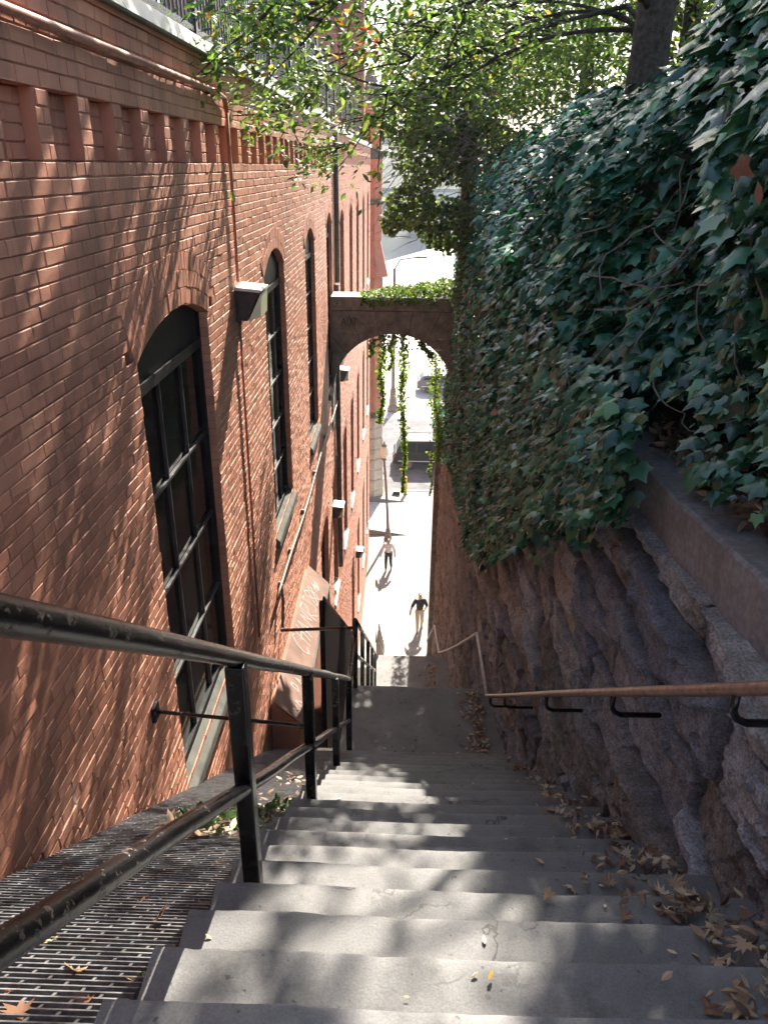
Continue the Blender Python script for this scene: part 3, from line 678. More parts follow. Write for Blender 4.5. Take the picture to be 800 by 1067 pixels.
def rubble(Y, Z):
    """displacement towards -X and colour of the rock face at (Y, Z)"""
    Yw = Y + .08 * fbm(Y*1.1, Z*1.6, seed=31) + .04 * fbm(Y*6, Z*6, seed=37); Zw = Z + .04 * fbm(Y*.7, Z*1.2, seed=33) + .045 * fbm(Y*5, Z*6, seed=35)
    ci = np.clip(np.searchsorted(CZ, Zw) - 1, 0, len(CZ) - 2)
    z0, z1 = CZ[ci], CZ[ci + 1]
    bi = np.zeros_like(ci); y0 = np.zeros_like(Y); y1 = np.ones_like(Y)
    for c in np.unique(ci):
        m = ci == c; k = np.clip(np.searchsorted(CB[c], Yw[m]) - 1, 0, len(CB[c]) - 2)
        bi[m] = k; y0[m] = CB[c][k]; y1[m] = CB[c][k+1]
    u = (Yw - (y0 + y1)/2); v = (Zw - (z0 + z1)/2); hu = (y1-y0)/2; hv = (z1-z0)/2
    d = np.minimum(hu - np.abs(u), hv - np.abs(v))
    H = lambda s: _h(ci, bi, np.zeros_like(ci), s)
    bul = .045 + .07 * H(3)
    h = bul * np.ones_like(Y)
    for k in range(7):               # split facets
        th = H(10+k) * 6.283; sl = .04 + .42 * H(20+k)**2; a = bul * (.75 + .7 * H(30+k))
        h = np.minimum(h, a - sl * (np.cos(th) * u * .45 + np.sin(th) * v) )
    h = h + bul * .30 * np.clip(v / np.maximum(hv, .05), -1, 1)
    h = h + .036 * chips(Yw + .3*Z + .1*fbm(Y*5, Z*5, seed=51), Zw + .15*Y + .06*fbm(Y*6, Z*6, seed=52), .36, .13, 300) + .016 * chips(Y - .4*Z + .04*fbm(Y*14, Z*14, seed=53), Z, .12, .055, 320)
    h = h + .03 * fbm(Y*3.2 + 9*H(40), Z*5.5 + 9*H(41), seed=41, o=6) + .05 * np.abs(fbm(Y*5, Z*9 + Y*2, seed=44, o=6)) - .018*np.floor(4*vnoise(Y*4+Z, Z*7, seed=45))/4
    h = np.maximum(h, .0)
    e = 1 - np.exp(-np.maximum(d, 0) / .006)
    h = h * e - .06 * np.exp(-(np.maximum(d, 0) / .008) ** 2)
    h = h + .022 * fbm(Y*16, Z*18, seed=47, o=5) + .010*np.abs(fbm(Y*30, Z*34, seed=49, o=3))
    col = PAL[(H(50) * 7.999).astype(int)] * (.65 + .65 * H(51))[:, None]
    vary = (1 + .9 * fbm(Y*2.5, Z*3.5, seed=60, o=5))[:, None]
    brown = np.clip(fbm(Y*1.4, Z*1.1, seed=66, o=4) * 2.4, 0, .6)[:, None]
    col = col * vary * (1 - brown) + np.array((.27, .225, .205)) * vary * brown
    far = np.clip((Y - 8) / 8, 0, 1)[:, None]  # warm brown farther along stands in for light bounced off the brick
    col = col * (1 - .65*far) + np.array((.27, .23, .195)) * vary * .65 * far
    mort = np.exp(-(np.maximum(d, 0) / .012) ** 2)[:, None]
    return h, np.clip(col * (1 - .45 * mort), .02, .6)
def lerp0(y): return np.interp(y, [.2, 1.72, 3.3, 3.31, 4.75, 17, 18.6, 24.5], [-1.47, -1.525, -1.672, -1.69, -1.735, -1.745, -6.3, -7.3])
def wall_patch(ya, yb, za, zb, st):
    ny = int((yb-ya)/st)+1; nz = int((zb-za)/st)+1
    Yg, Zg = np.meshgrid(np.linspace(ya, yb, ny), np.linspace(za, zb, nz), indexing='ij')
    keep = (Zg > walkline(Yg) - .5) & ((Yg < 17) | (Zg < lerp0(Yg)))
    h, c = rubble(Yg.ravel(), Zg.ravel())
    lean = .02 * np.maximum(-1.6 - Zg.ravel(), 0) * 0
    topz = lerp0(Yg.ravel()); V = np.c_[np.where(Zg.ravel() > topz, 1.325, 1.275 - h + .10*np.clip((Yg.ravel()-11)/6, 0, 1)), Yg.ravel(), Zg.ravel()]
    i = np.arange(ny*nz).reshape(ny, nz)
    q = np.stack([i[:-1,:-1], i[:-1,1:], i[1:,1:], i[1:,:-1]], -1)
    k = keep[:-1,:-1] | keep[1:,1:]
    q = q[k]; used = np.unique(q); re = np.full(ny*nz, -1); re[used] = np.arange(len(used))
    return V[used], re[q], c[used]
V, F, C = merge([wall_patch(.3, 4.02, -4.95, ZTOP, .0125), wall_patch(4., 9.02, -7.4, ZTOP, .022), wall_patch(9., 24.4, -17.6, ZTOP, .05)])
npmesh('rock_face', V, F, C, M['stone'], rw, smooth=False)
mb = MB(); mb.box(1.44, 1.9, .2, 17.1, -17.5, ZTOP-.30); mb.box(1.44, 1.9, 17.1, 24.38, -17.5, -6.9); mb.box(1.14, 1.9, 24.38, 24.9, -17.5, -7.2)
mb.build('wall_core', M['arch'], rw)
def capstone(ya, yb, za, zb, x0=1.285, x1=1.80, h=.265):
    mb = MB(); rng = random.Random(int(ya*10)); n = 14; vs = []; fs = []
    for i in range(n+1):
        u = i/n; y = ya+(yb-ya)*u; z = za+(zb-za)*u; j = lambda s=.004: rng.gauss(0, s)
        vs += [(x0+j(), y, z-h), (x0+j(), y, z-.014+j(.002)), (x0+.014+j(), y, z+j(.002)), (x1, y, z+j(.003)), (x1, y, z-h)]
    for i in range(n):
        for q in range(5): fs.append((i*5+q, i*5+(q+1) % 5, (i+1)*5+(q+1) % 5, (i+1)*5+q))
    fs += [tuple(range(5)), tuple(n*5+q for q in range(5))[::-1]]
    mb.add(vs, fs); return mb.build('capstone', M['cap'], rw)
capstone(.2, 1.72, -1.20, -1.255); capstone(1.735, 3.30, -1.255, -1.405); capstone(3.312, 4.75, -1.42, -1.47, 1.30)
for a, b in ((4.765, 6.3), (6.315, 8.0), (8.02, 9.9), (9.92, 11.8), (11.82, 14), (14.02, 15.8)): capstone(a, b, -1.47, -1.48)

# ------------------------------------------------------------------ hillside behind the wall
def hill_h(x, y):
    return np.where(y < 12, -1.5 + np.clip((x-1.8)*.32, 0, 2.2), -1.5 - (y-12)*.30 - np.clip(y-16.5, 0, 1.8)*1.9) + .15 * fbm(x*.8, y*.8, seed=71)
xs = np.linspace(1.75, 40, 50); ys = np.linspace(-6, 24.3, 90); Xg, Yg = np.meshgrid(xs, ys, indexing='ij')
V = np.c_[Xg.ravel(), Yg.ravel(), hill_h(Xg.ravel(), Yg.ravel())]; i = np.arange(4500).reshape(50, 90)
q = np.stack([i[:-1,:-1], i[1:,:-1], i[1:,1:], i[:-1,1:]], -1).reshape(-1, 4)
o = npmesh('hillside', V, q, np.full((4500, 3), .1), M['soil'], None, True); tag(o, kind='structure')

# ------------------------------------------------------------------ ivy
GREENS = [(.040, .140, .078), (.027, .100, .060), (.060, .180, .096), (.017, .065, .044), (.100, .23, .10), (.11, .17, .05), (.16, .17, .04), (.16, .085, .04)]
GP = [.31, .24, .21, .13, .08, .02, .006, .004]
def lerp(y, tab): a = np.array(tab); return np.interp(y, a[:, 0], a[:, 1])
ZB = [(.6, -1.02), (2.0, -1.10), (3.3, -1.30), (3.5, -1.50), (4.2, -1.88), (5.0, -2.3), (5.7, -2.7), (6.6, -3.2), (7.6, -3.85), (9., -4.7), (10.6, -5.4), (13, -5.7), (16, -5.8), (17, -6.0), (19, -7.2), (24, -8.0)]
ZT = [(.6, 2.0), (2.2, 1.9), (2.9, 1.45), (3.6, 1.0), (4.4, .72), (5.3, .62), (8., .74), (11, .72), (13, .45), (15, -.5), (17, -2.4), (18.5, -5.7), (24, -6.7)]
def ivy_x(y, s, z):
    """front of the ivy; s runs 0 at the hem to 1 at the crest"""
    near = np.clip((3.6 - y) / 1.2, 0, 1)
    base = 1.24 * (1 - near) + (1.52 - .40 * np.sin(np.clip(s * 1.5, 0, 1) * 1.57)) * near
    base = base - .22 * np.sin(np.clip(s, 0, 1) * 3.1416) * (1 - near) * np.clip((y-3)/3, .2, 1)
    base = base - .17*np.clip((y-8)/6, 0, 1)*(1-np.clip((y-15)/4,0,1))
    hollow = .42 * np.exp(-((y - 4.2) / .75) ** 2) * np.exp(-((z + .25) / .65) ** 2)
    crest = np.clip((s - .82) / .18, 0, 1) ** 2 * .75
    return base + hollow + crest + .72 * fbm(y*1.15, z*1.25, seed=81, o=3) + .20 * fbm(y*3.6, z*3.6, seed=83, o=2)
def ivy_leaves(n, ya, yb, depth, smin, smax, tmpl, seed, power=1.):
    rng = np.random.default_rng(seed)
    y = ya + (yb-ya) * rng.random(n) ** power; s = rng.random(n)
    zb = lerp(y, ZB) + .14 * fbm(y*2.2, y*0, seed=87) - .12*np.abs(rng.standard_normal(n))*(rng.random(n)<.25); zt = lerp(y, ZT) + .3 * fbm(y*1.9, y*0+5, seed=88)
    z = zb + (zt - zb) * s
    z = np.where(y < 3.5, np.maximum(z, lerp(y, [(0, -1.1), (1.72, -1.17), (3.3, -1.32), (3.9, -1.36)]) + .06*rng.random(n)), z)
    x = ivy_x(y, s, z) + depth * rng.random(n) ** 1.6 - .02
    x = np.where(z < np.where(y < 3.5, -9., -1.05), np.clip(x, .96, 1.02 + .14*rng.random(n)), x)
    nx = np.stack([-np.ones(n), -.15*np.ones(n), 1.0 + .9*np.clip((s-.6)/.4, 0, 1)], 1) + rng.standard_normal((n, 3)) * np.array((.35, .55, .42))
    tip = np.stack([-.25*np.ones(n), .0*np.ones(n), -np.ones(n)], 1) + rng.standard_normal((n, 3)) * .55
    size = smin + (smax - smin) * rng.random(n) ** 1.3
    c = np.array(GREENS)[rng.choice(len(GREENS), n, p=GP)] * (1 + .34 * rng.standard_normal((n, 1))).clip(.4, 2.)
    c[:, 0] *= np.interp(y, [3.5, 8], [1, .45]); c[:, 2] *= np.interp(y, [3.5, 8], [1, 1.1])  # less red farther along, offsets the warm bounce from the brick wall
    return scatter(*tmpl, np.stack([x, y, z], 1), nx, tip, size, c, .4)
ivy = thing('ivy', 'dense dark glossy ivy hanging over the top of the rough stone wall', 'ivy', (1.6, 5., -1.4))
V, F, C = merge([ivy_leaves(5200, .8, 4.4, .42, .045, .14, IVY, 1), ivy_leaves(3000, 3.6, 10.5, .30, .10, .165, IVY, 7), ivy_leaves(8200, 3.8, 10., .40, .04, .13, IVY, 2, 1.1), ivy_leaves(6800, 9.5, 18., .34, .055, .125, IVY, 3), ivy_leaves(2400, 17, 24.2, .25, .05, .09, IVY_S, 4)])
npmesh('foliage', V, F, C, M['ivy'], ivy, True)
# dark sheet standing in for stems and shade behind the leaves
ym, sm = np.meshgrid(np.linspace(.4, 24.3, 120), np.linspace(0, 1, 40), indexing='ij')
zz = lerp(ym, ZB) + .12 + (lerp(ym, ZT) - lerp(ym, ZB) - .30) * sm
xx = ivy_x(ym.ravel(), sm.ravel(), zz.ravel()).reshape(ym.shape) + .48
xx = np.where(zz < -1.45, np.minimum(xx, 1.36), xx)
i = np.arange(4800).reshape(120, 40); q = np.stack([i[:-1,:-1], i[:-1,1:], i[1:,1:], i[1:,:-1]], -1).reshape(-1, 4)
npmesh('shade_backing', np.c_[xx.ravel(), ym.ravel(), zz.ravel()], q, np.full((4800, 3), .03), M['soil'], ivy, True)
tb = MB(); rg = random.Random(9)
def curve(p, d, L, n, wob, sag=0., rg=rg):
    p = Vector(p); d = Vector(d).normalized(); out = [tuple(p)]
    for i in range(n):
        d = (d + Vector((rg.gauss(0, wob), rg.gauss(0, wob), rg.gauss(0, wob) - sag))).normalized(); p = p + d * L / n; out.append(tuple(p))
    return out
for i in range(15):
    y = rg.uniform(2.3, 9.5); s = rg.uniform(.1, .85); z = float(lerp(y, ZB)) * (1-s) + float(lerp(y, ZT)) * s
    x = float(ivy_x(np.array([y]), np.array([s]), np.array([z]))[0]) - .03
    tb.tube(curve((x, y, z), (-.1, rg.gauss(0, .6), rg.gauss(-.4, .8)), rg.uniform(.3, .9), 8, .28), [.0045]*4 + [.0025]*5, 5)
for i in range(14):
    y = rg.uniform(3.6, 5.0); tb.tube(curve((1.45, y, rg.uniform(-.9, .1)), (-.5, rg.gauss(0, .5), -.8), rg.uniform(.4, .8), 8, .25), .005, 5)
tb.tube([(1.72, 2.42, -1.30), (1.70, 2.45, -1.0), (1.66, 2.5, -.7), (1.68, 2.56, -.3)], [.03, .026, .024, .02], 8)
tb.tube([(1.66, 2.98, -1.33), (1.64, 3.0, -1.1), (1.68, 2.95, -.8)], [.016, .014, .012], 7)
tb.build('stem', M['twig'], ivy, smooth=True)
# pale bare twigs that arch out over the steps
tb = MB()
for i in range(46):
    y = rg.uniform(9.2, 13.5); z = rg.uniform(-3.6, -2.4); x = rg.uniform(.95, 1.15)
    tb.tube(curve((x, y, z), (-1, rg.gauss(.15, .35), rg.gauss(-.1, .22)), rg.uniform(.3, .8), 8, .16, .05), [.006, .006, .005, .005, .004, .004, .003, .003, .002], 5)
tb.build('twig', M['twig'], ivy, smooth=True)

# ------------------------------------------------------------------ stone arch with vines
ar = thing('stone_arch', 'dark weathered stone flying arch spanning the passage between brick wall and bank', 'arch', (-.2, 16.1, -3.2))
AC, AZ, AA, AB = -.215, -4.40, 1.255, 1.26
ya, yb = 15.75, 16.35; x0, x1 = XW+.012, 1.34
angs = np.linspace(0, math.pi, 41)
intr = [(AC - AA*math.cos(a), AZ + AB*math.sin(a)) for a in angs]
def voussoir(i0, i1, seed):
    rng = random.Random(seed); mb = MB(); ztop = -2.68; j = rng.uniform(-.012, .012)
    lo = intr[i0:i1+1]; up = []
    for (x, z) in (lo[0], lo[-1]):
        dx, dz = x - AC, (z - AZ + .35)
        t = 9e9
        if dz > 0: t = min(t, (ztop - z) / dz)
        if dx < -.01: t = min(t, (x0 - x) / dx)
        if dx > .01: t = min(t, (x1 - x) / dx)
        up.append((x + dx*t, z + dz*t))
    a, b = up; poly = list(lo) + [b]
    for cx in (x0, x1):                     # keep the outer corner block square
        if (abs(a[0]-cx) < 1e-6) != (abs(b[0]-cx) < 1e-6): poly.append((cx, ztop))
    poly.append(a)
    c = np.mean(np.array(poly), 0); poly = [tuple(c + (np.array(p)-c)*.992) for p in poly]
    s = rng.uniform(.75, 1.2); mb.prism(poly, 'y', ya + j, yb - j, (s, s, s)); return mb
cuts = [0, 5, 9, 13, 17, 23, 27, 31, 35, 40]
for k in range(9): voussoir(cuts[k], cuts[k+1], k).build('voussoir', M['arch'], ar, bevel=.012)
for sx, (xa, xb) in enumerate(((x0, AC-AA-.004), (AC+AA+.004, x1))):
    if xb - xa > .01:
        mb = MB(); mb.box(xa, xb, ya+.01, yb-.01, -5.2, AZ-.004); mb.build('springer', M['arch'], ar, bevel=.008)
mb = MB()
for a, b in ((x0, -.62), (-.61, .30), (.31, x1)): mb.box(a, b, ya-.035, yb+.03, -2.672, -2.43)
mb.build('band_course', M['arch'], ar, bevel=.012)
mb = MB(); mb.box(x0, x1, ya-.02, yb+.01, -2.428, -2.405); mb.build('top_slab', M['archtop'], ar, bevel=.006)
def strokes(mb, lines, o, ex, ez, sc, r, nrm, flat=.003):
    o, ex, ez, nrm = map(lambda q: np.array(q, float), (o, ex, ez, nrm))
    for ln in lines:
        P = [o + sc*(ex*x + ez*z) for x, z in ln]
        for a, b in zip(P[:-1], P[1:]):
            d = b - a; L = np.linalg.norm(d)
            if L < 1e-6: continue
            d /= L; s = np.cross(nrm, d); mb.obox((a+b)/2 + nrm*flat*.5, d*(L/2 + r*.7), s*r, nrm*flat*.5)
AUT = [[(0,0),(.3,1),(.62,0)], [(.1,.4),(.55,.4)], [(.85,1),(.82,.25),(1.0,0),(1.25,.1),(1.35,1)], [(1.55,1.05),(2.2,1.0)], [(1.88,1.0),(1.85,.05)]]
mb = MB(); strokes(mb, AUT, (-1.28, ya-.016, -2.98), (1,0,0), (0,0,1), .15, .008, (0,-1,0)); strokes(mb, [[(0,0),(.25,1),(.5,.9)], [(0,.5),(.35,.55)]], (-1.38, ya-.037, -2.60), (1,0,0), (0,0,1), .13, .007, (0,-1,0))
mb.build('graffiti', M['black_spray'], ar)
VG = [(.12, .20, .035), (.17, .26, .05), (.08, .15, .03), (.22, .30, .07), (.05, .09, .025), (.20, .14, .05)]
VP_ = [.28, .24, .22, .12, .10, .04]
av = thing('trailing_vine', 'bright green vine spreading along the top of the stone arch with strands hanging through it', 'vine', (-.1, 16.1, -2.4))
n = 3400; x = np.clip(-.90 + 2.35 * RNG.random(n)**.85, -1.05, 1.4); hgt = .06 + .24*np.clip((x+.8)/1.6, 0, 1) + .16*fbm(x*2.6, x*0, seed=98)
z = -2.42 + hgt * RNG.random(n) + .08*fbm(x*4, x*0, seed=91) - .16*(RNG.random(n) < .18)*RNG.random(n); yy = np.where(z < -2.42, ya - .06, ya - .06 + (yb-ya+.1)*RNG.random(n))
V1 = scatter(*IVY_S, np.stack([x, yy, z], 1), np.stack([0*x, -.5+0*x, .8+0*x], 1) + rv(n, .5), np.stack([0*x, -.4+0*x, -.6+0*x], 1) + rv(n, .5), .035+.03*RNG.random(n), pick(VG, n, VP_), .4)
npmesh('foliage', *V1, M['vine'], av, True)
def strand(px, ptop, pbot, w, n, y=15.95):
    a = ony(px[0], ptop, y); b = ony(px[1], pbot, y)
    u = RNG.random(n); ww = w * (1.15 - .75*u) * (1 + .7*fbm(u*9, u*0+px[0], seed=95))
    c = a + (b-a)*u[:, None]; c[:, 0] += ww*RNG.standard_normal(n)*.55 + .03*np.sin(u*11); c[:, 1] += ww*RNG.standard_normal(n)*.5
    s = scatter(*IVY_S, c, np.stack([0*u, -.9+0*u, .4+0*u], 1) + rv(n, .5), np.stack([0*u, -.2+0*u, -1+0*u], 1) + rv(n, .35), .025+.035*RNG.random(n), pick(VG, n, VP_), .4)
    npmesh('hanging_foliage', *s, M['vine'], av, True)
    q = MB(); nn = 16
    for t_ in range(3): q.tube([tuple(a + (b-a)*k/nn + np.array((.03*math.sin(11*k/nn) + .02*math.sin(k*1.3+t_*2), .02*math.cos(k+t_), 0))) for k in range(nn+1)], .006, 5)
    q.build('strand_stem', M['twig'], av, smooth=True)
strand((399, 397), 346, 440, .11, 760); strand((419, 421), 344, 512, .10, 1250); strand((388, 386), 352, 372, .09, 160); strand((409, 407), 345, 385, .07, 220)
strand((436, 450), 352, 372, .10, 240); strand((452, 458), 366, 480, .15, 900, 16.4); strand((448, 449), 470, 516, .05, 110, 17.5)

# ------------------------------------------------------------------ trees
TG = [(.098, .175, .055), (.135, .225, .068), (.07, .125, .045), (.20, .26, .08), (.32, .31, .09), (.36, .20, .06), (.065, .10, .04)]
def cloud(cent, rad, n, flat=1.):
    """points in the outer shell of an uneven ellipsoid"""
    d = unit(rv(n)); r = (.45 + .55*RNG.random(n)**.5) * (1 + .9*fbm(d[:,0]*2+cent[0], d[:,1]*2, d[:,2]*2+cent[2], seed=101, o=3))
    return np.array(cent) + d * r[:, None] * np.array(rad)
def limb_tree(name, label, base, pts, rads, limbs, leafsets, m=M['tree'], tmpl=LENS, group=None, cat='tree', twigs=None):
    t = thing(name, label, cat, base, group)
    b = MB(); b.tube(pts, rads, 10); b.build('trunk', M['bark'], t, smooth=True)
    if limbs:
        b = MB()
        for L, r0, r1 in limbs: b.tube(L, list(np.linspace(r0, r1, len(L))), 6)
        b.build('limb', M['bark'], t, smooth=True)
    if twigs: twigs.build('twig', M['twig'], t, smooth=True)
    V, F, C = merge(leafsets); npmesh('crown', V, F, C, m, t); return t
# dark ivy-clad tree at the arch
rg = random.Random(21)
DG = [(.08, .13, .06), (.11, .165, .07), (.06, .10, .05), (.15, .21, .075), (.22, .28, .09)]
sets = []
for (px, py, Y, rx, rz, n, p) in [(470,235,13.6,.62,.45,2600,0), (430,215,13.2,.42,.38,1500,1), (500,160,13.8,.7,.6,3000,0), (445,160,13.4,.5,.5,1700,1), (420,120,13.2,.5,.45,1100,2), (480,95,13.6,.8,.6,2600,0), (530,70,14.,.9,.7,2600,0), (440,60,13.6,.8,.6,1500,2), (505,270,13.4,.45,.5,1500,0), (487,300,13.6,.3,.5,700,0), (408,232,13.2,.16,.2,260,2), (540,20,14.2,1.1,.8,2400,0), (470,10,14.,1.,.7,1700,2)]:
    c = ony(px, py, Y); n = int(n*.72); P = cloud(c, (rx, .75*rx+.2, rz), n)
    w = [[.34,.3,.24,.1,.02], [.2,.3,.1,.28,.12], [.1,.25,.05,.35,.25]][p]
    sets.append(scatter(*IVY_S, P, rv(n, .6) + np.array((-.2, -.5, .6)), rv(n, .6) + np.array((0, -.2, -.7)), .045+.045*RNG.random(n), pick(DG, n, w), .4))
limbs = []; tr0 = ony(487, 312, 13.9); top = ony(487, 100, 13.9)
for k in range(9):
    a = tr0 + (np.array(ony(485, 60, 13.9)) - tr0) * rg.uniform(.2, .9); limbs.append((curve(a, (rg.gauss(-.5, .7), rg.gauss(-.3, .4), rg.gauss(.5, .4)), rg.uniform(.7, 1.5), 6, .15, rg=rg), .035, .01))
tw = MB()
for k in range(230):
    p = ony(rg.uniform(415, 560), rg.gauss(140, 60), rg.uniform(11.6, 13.0)); tw.tube(curve(p, (rg.gauss(-.9, .5), rg.gauss(0, .3), rg.gauss(-.25, .4)), rg.uniform(.3, 1.0), 6, .14, .03, rg=rg), [.006, .005, .005, .004, .003, .003, .002], 4)
limb_tree('evergreen_tree', 'dark ivy clad tree beside the right end of the stone arch', (1.1, 14, -2.6), [(1.13, 14., -5.), (1.10, 13.95, -2.6), (1.05, 13.95, -1.2), (1.0, 14., .6), (.9, 14., 2.8)], [.20, .17, .15, .12, .06], limbs, sets, M['vine'], IVY_S, twigs=tw)

SD = np.array((math.sin(R(10.5))*math.cos(R(40)), math.cos(R(10.5))*math.cos(R(40)), math.sin(R(40))))
def sun_gaps(P, wk=1.):
    """keep-mask: thins the crown so that it has the gaps through which the sun streaks wall and steps"""
    tw = (P[:, 0] + 1.5) / SD[0]; Wy = P[:, 1] - SD[1]*tw; Wz = P[:, 2] - SD[2]*tw
    ts = (P[:, 2] + .83 + .76*P[:, 1]) / (SD[2] + .76*SD[1]); Sx = P[:, 0] - SD[0]*ts; Sy = P[:, 1] - SD[1]*ts
    wall = (tw < ts)
    u = Wy - 1.15*Wz; gw = (vnoise(u*1.25, Wz*.22, seed=141) + .45*vnoise(u*3.4, Wz*.5, seed=142)) / 1.45
    drop = np.where(gw > .435, .96, .25)
    ds = np.full(len(P), .0)
    ds = np.where((Sx < .30 + .12*np.sin(Sy*9)) & (Sy > 2.3) & (Sy < 3.35), .97, ds)
    ds = np.where((Sx < .34) & (Sy > .6) & (Sy <= 2.3), np.where(vnoise(Sx*3.2, Sy*2.6, seed=145) > .27, .97, .6), ds)
    ds = np.where((Sx < .0) & (Sy >= 3.5) & (Sy < 4.6), np.where(vnoise(Sx*2.2, Sy*3.5, seed=146) > .5, .95, .2), ds)
    return RNG.random(len(P)) > np.where(wall, drop*wk, ds)
# deciduous tree over the steps: trunk behind the ivy, long limbs reaching left
rg = random.Random(33); limbs = []; sets = []
TB = (2.02, 7.6)
ends = []
def spray(p, d, L, n, leaf, nl, drop=.5, size=(.055, .10), cols=TG, w=[.34,.29,.12,.15,.05,.02,.03]):
    c = curve(p, d, L, n, .10, .02, rg=rg); ends.append(c); limbs.append((c, .008 + .008*L/2, .003))
    k = RNG.integers(1, n + 1, nl); P = np.array(c)[k] + rv(nl, leaf) + np.array((0, 0, -.05))
    P = P[sun_gaps(P, .5) | (RNG.random(nl) < .30)]; nl = len(P)
    tip = np.array(d)*.5 + rv(nl, .55) + np.array((0, 0, -drop))
    sets.append(scatter(*LENS, P, rv(nl, .55) + np.array((0, -.25, .9)), tip, size[0] + (size[1]-size[0])*RNG.random(nl), pick(cols, nl, w), .5, wid=.8+.5*RNG.random(nl)))
# limbs seen in the picture
for (a, b, Y) in [((640, -60), (250, 60), 6.4), ((650, -30), (300, 110), 7.2), ((655, 5), (360, 150), 8.0), ((660, 30), (440, 120), 7.6), ((600, -80), (330, 20), 6.6), ((560, -90), (290, -10), 6.0), ((655, 20), (430, 40), 8.5), ((640, -40), (400, 90), 7.0), ((650, 15), (470, 80), 8.2)]:
    p = ony(*a, Y + .5); q = ony(*b, Y); mid = (p + q)/2 + np.array((0, 0, .12))
    L = [tuple(p + (q-p)*u + np.array((.05*math.sin(u*7), .05*math.cos(u*5), .22*math.sin(u*3.14)))) for u in np.linspace(0, 1, 9)]
    limbs.append(([(TB[0], TB[1], float(p[2]) - .35)] + L, .026, .005))
    for k in range(3, 9):
        for r in range(3):
            d = (-.75 + rg.gauss(0, .35), rg.gauss(-.1, .5), rg.gauss(-.15, .3)); spray(L[k], d, rg.uniform(.35, .8), 6, .10, 74)
# leaves over the wall rail at upper left
for (px, py, Y, n) in [(290, 60, 6.2, 40), (330, 35, 6.4, 60), (310, 115, 6.8, 50), (350, 100, 7.0, 90), (275, 20, 6.0, 28), (380, 60, 7.2, 90), (300, 150, 6.9, 45), (345, 140, 7.4, 70), (410, 30, 7.4, 80), (450, 90, 7.8, 70), (500, 40, 7.8, 80)]:
    c = ony(px, py, Y); P = c + rv(n, 1.) * np.array((.22, .25, .13)); P = P[sun_gaps(P, .3) | (RNG.random(n) < .6)]; n = len(P)
    sets.append(scatter(*LENS, P, rv(n, .5) + np.array((0, -.3, .9)), rv(n, .5) + np.array((-.5, -.2, -.5)), .06+.05*RNG.random(n), pick(TG, n, [.3,.3,.08,.19,.06,.05,.02]), .5, wid=.8+.5*RNG.random(n)))
c = ony(384, 46, 7.3); n = 26; sets.append(scatter(*LENS, c + rv(n, .06), rv(n, .5) + np.array((0, -.4, .8)), rv(n, .5) + np.array((-.3, 0, -.6)), .06+.04*RNG.random(n), pick([(.42,.03,.03), (.5,.09,.05)], n), .5))
for (px, py, Y, r, n) in [(560, 95, 11.5, .6, 420), (600, 70, 11, .6, 420), (640, 50, 10.5, .6, 420), (530, 118, 12, .55, 380), (575, 45, 11.5, .8, 420), (520, 80, 11.5, .6, 320), (690, 30, 9.5, .6, 300), (620, 15, 11, .8, 380)]:
    c = ony(px, py, Y); P = cloud(c, (r, r, r*.8), n)
    sets.append(scatter(*LENS, P, rv(n, .6) + np.array((0, -.3, .8)), rv(n, .6) + np.array((-.3, 0, -.6)), .06+.06*RNG.random(n), pick(TG, n, [.34,.28,.14,.14,.05,.01,.04]), .5, wid=.8+.5*RNG.random(n)))
# upper crown above the frame, which dapples steps and wall
CROWN = [(-1.0,7.4,3.3,.8,.5,430), (.2,8.2,3.6,.9,.6,620), (1.2,7.,4.2,1.2,.8,1000), (2.2,8.,5.2,1.7,1.0,1700), (-.2,9.6,4.6,.9,.6,420), (1.4,10.,5.2,1.5,1.,1300), (3.4,7.,4.6,1.6,1.,1500), (.4,6.,4.4,.8,.5,350), (-1.3,9.,4.4,.7,.4,240), (.9,11.5,4.3,1.1,.7,700), (2.4,11,4.,1.5,1.0,1500), (2.6,7.2,2.8,1.0,.8,1100), (2.4,9.2,2.6,1.0,.9,1100)]
for (x, y, z, r, h, n) in CROWN:
    P = cloud((x, y, z), (r, r, h), int(n*1.7)); P = P[sun_gaps(P)]; n = len(P)
    sets.append(scatter(*LENS, P, rv(n, .6) + np.array((0, 0, .9)), rv(n, .7) + np.array((0, 0, -.4)), .09+.08*RNG.random(n), pick(TG, n, [.26,.26,.16,.18,.08,.03,.03]), .5, wid=1.+.5*RNG.random(n)))
    limbs.append(([(TB[0]+.1, TB[1], max(2., z-2.0)), tuple((np.array((TB[0], TB[1], z-1)) + np.array((x, y, z)))/2 + np.array((0, 0, .2))), (x, y, z)], .022, .006))
limb_tree('deciduous_tree', 'tall tree with yellowing leaves on long limbs reaching over the steps from behind the ivy', (TB[0], TB[1], -1.4), [(TB[0]-.05, TB[1], -1.5), (TB[0], TB[1], .5), (TB[0]+.02, TB[1], 1.4), (TB[0]+.1, TB[1]+.05, 3.4), (TB[0]+.2, TB[1]+.1, 6.2)], [.20, .165, .155, .12, .05], limbs, sets)

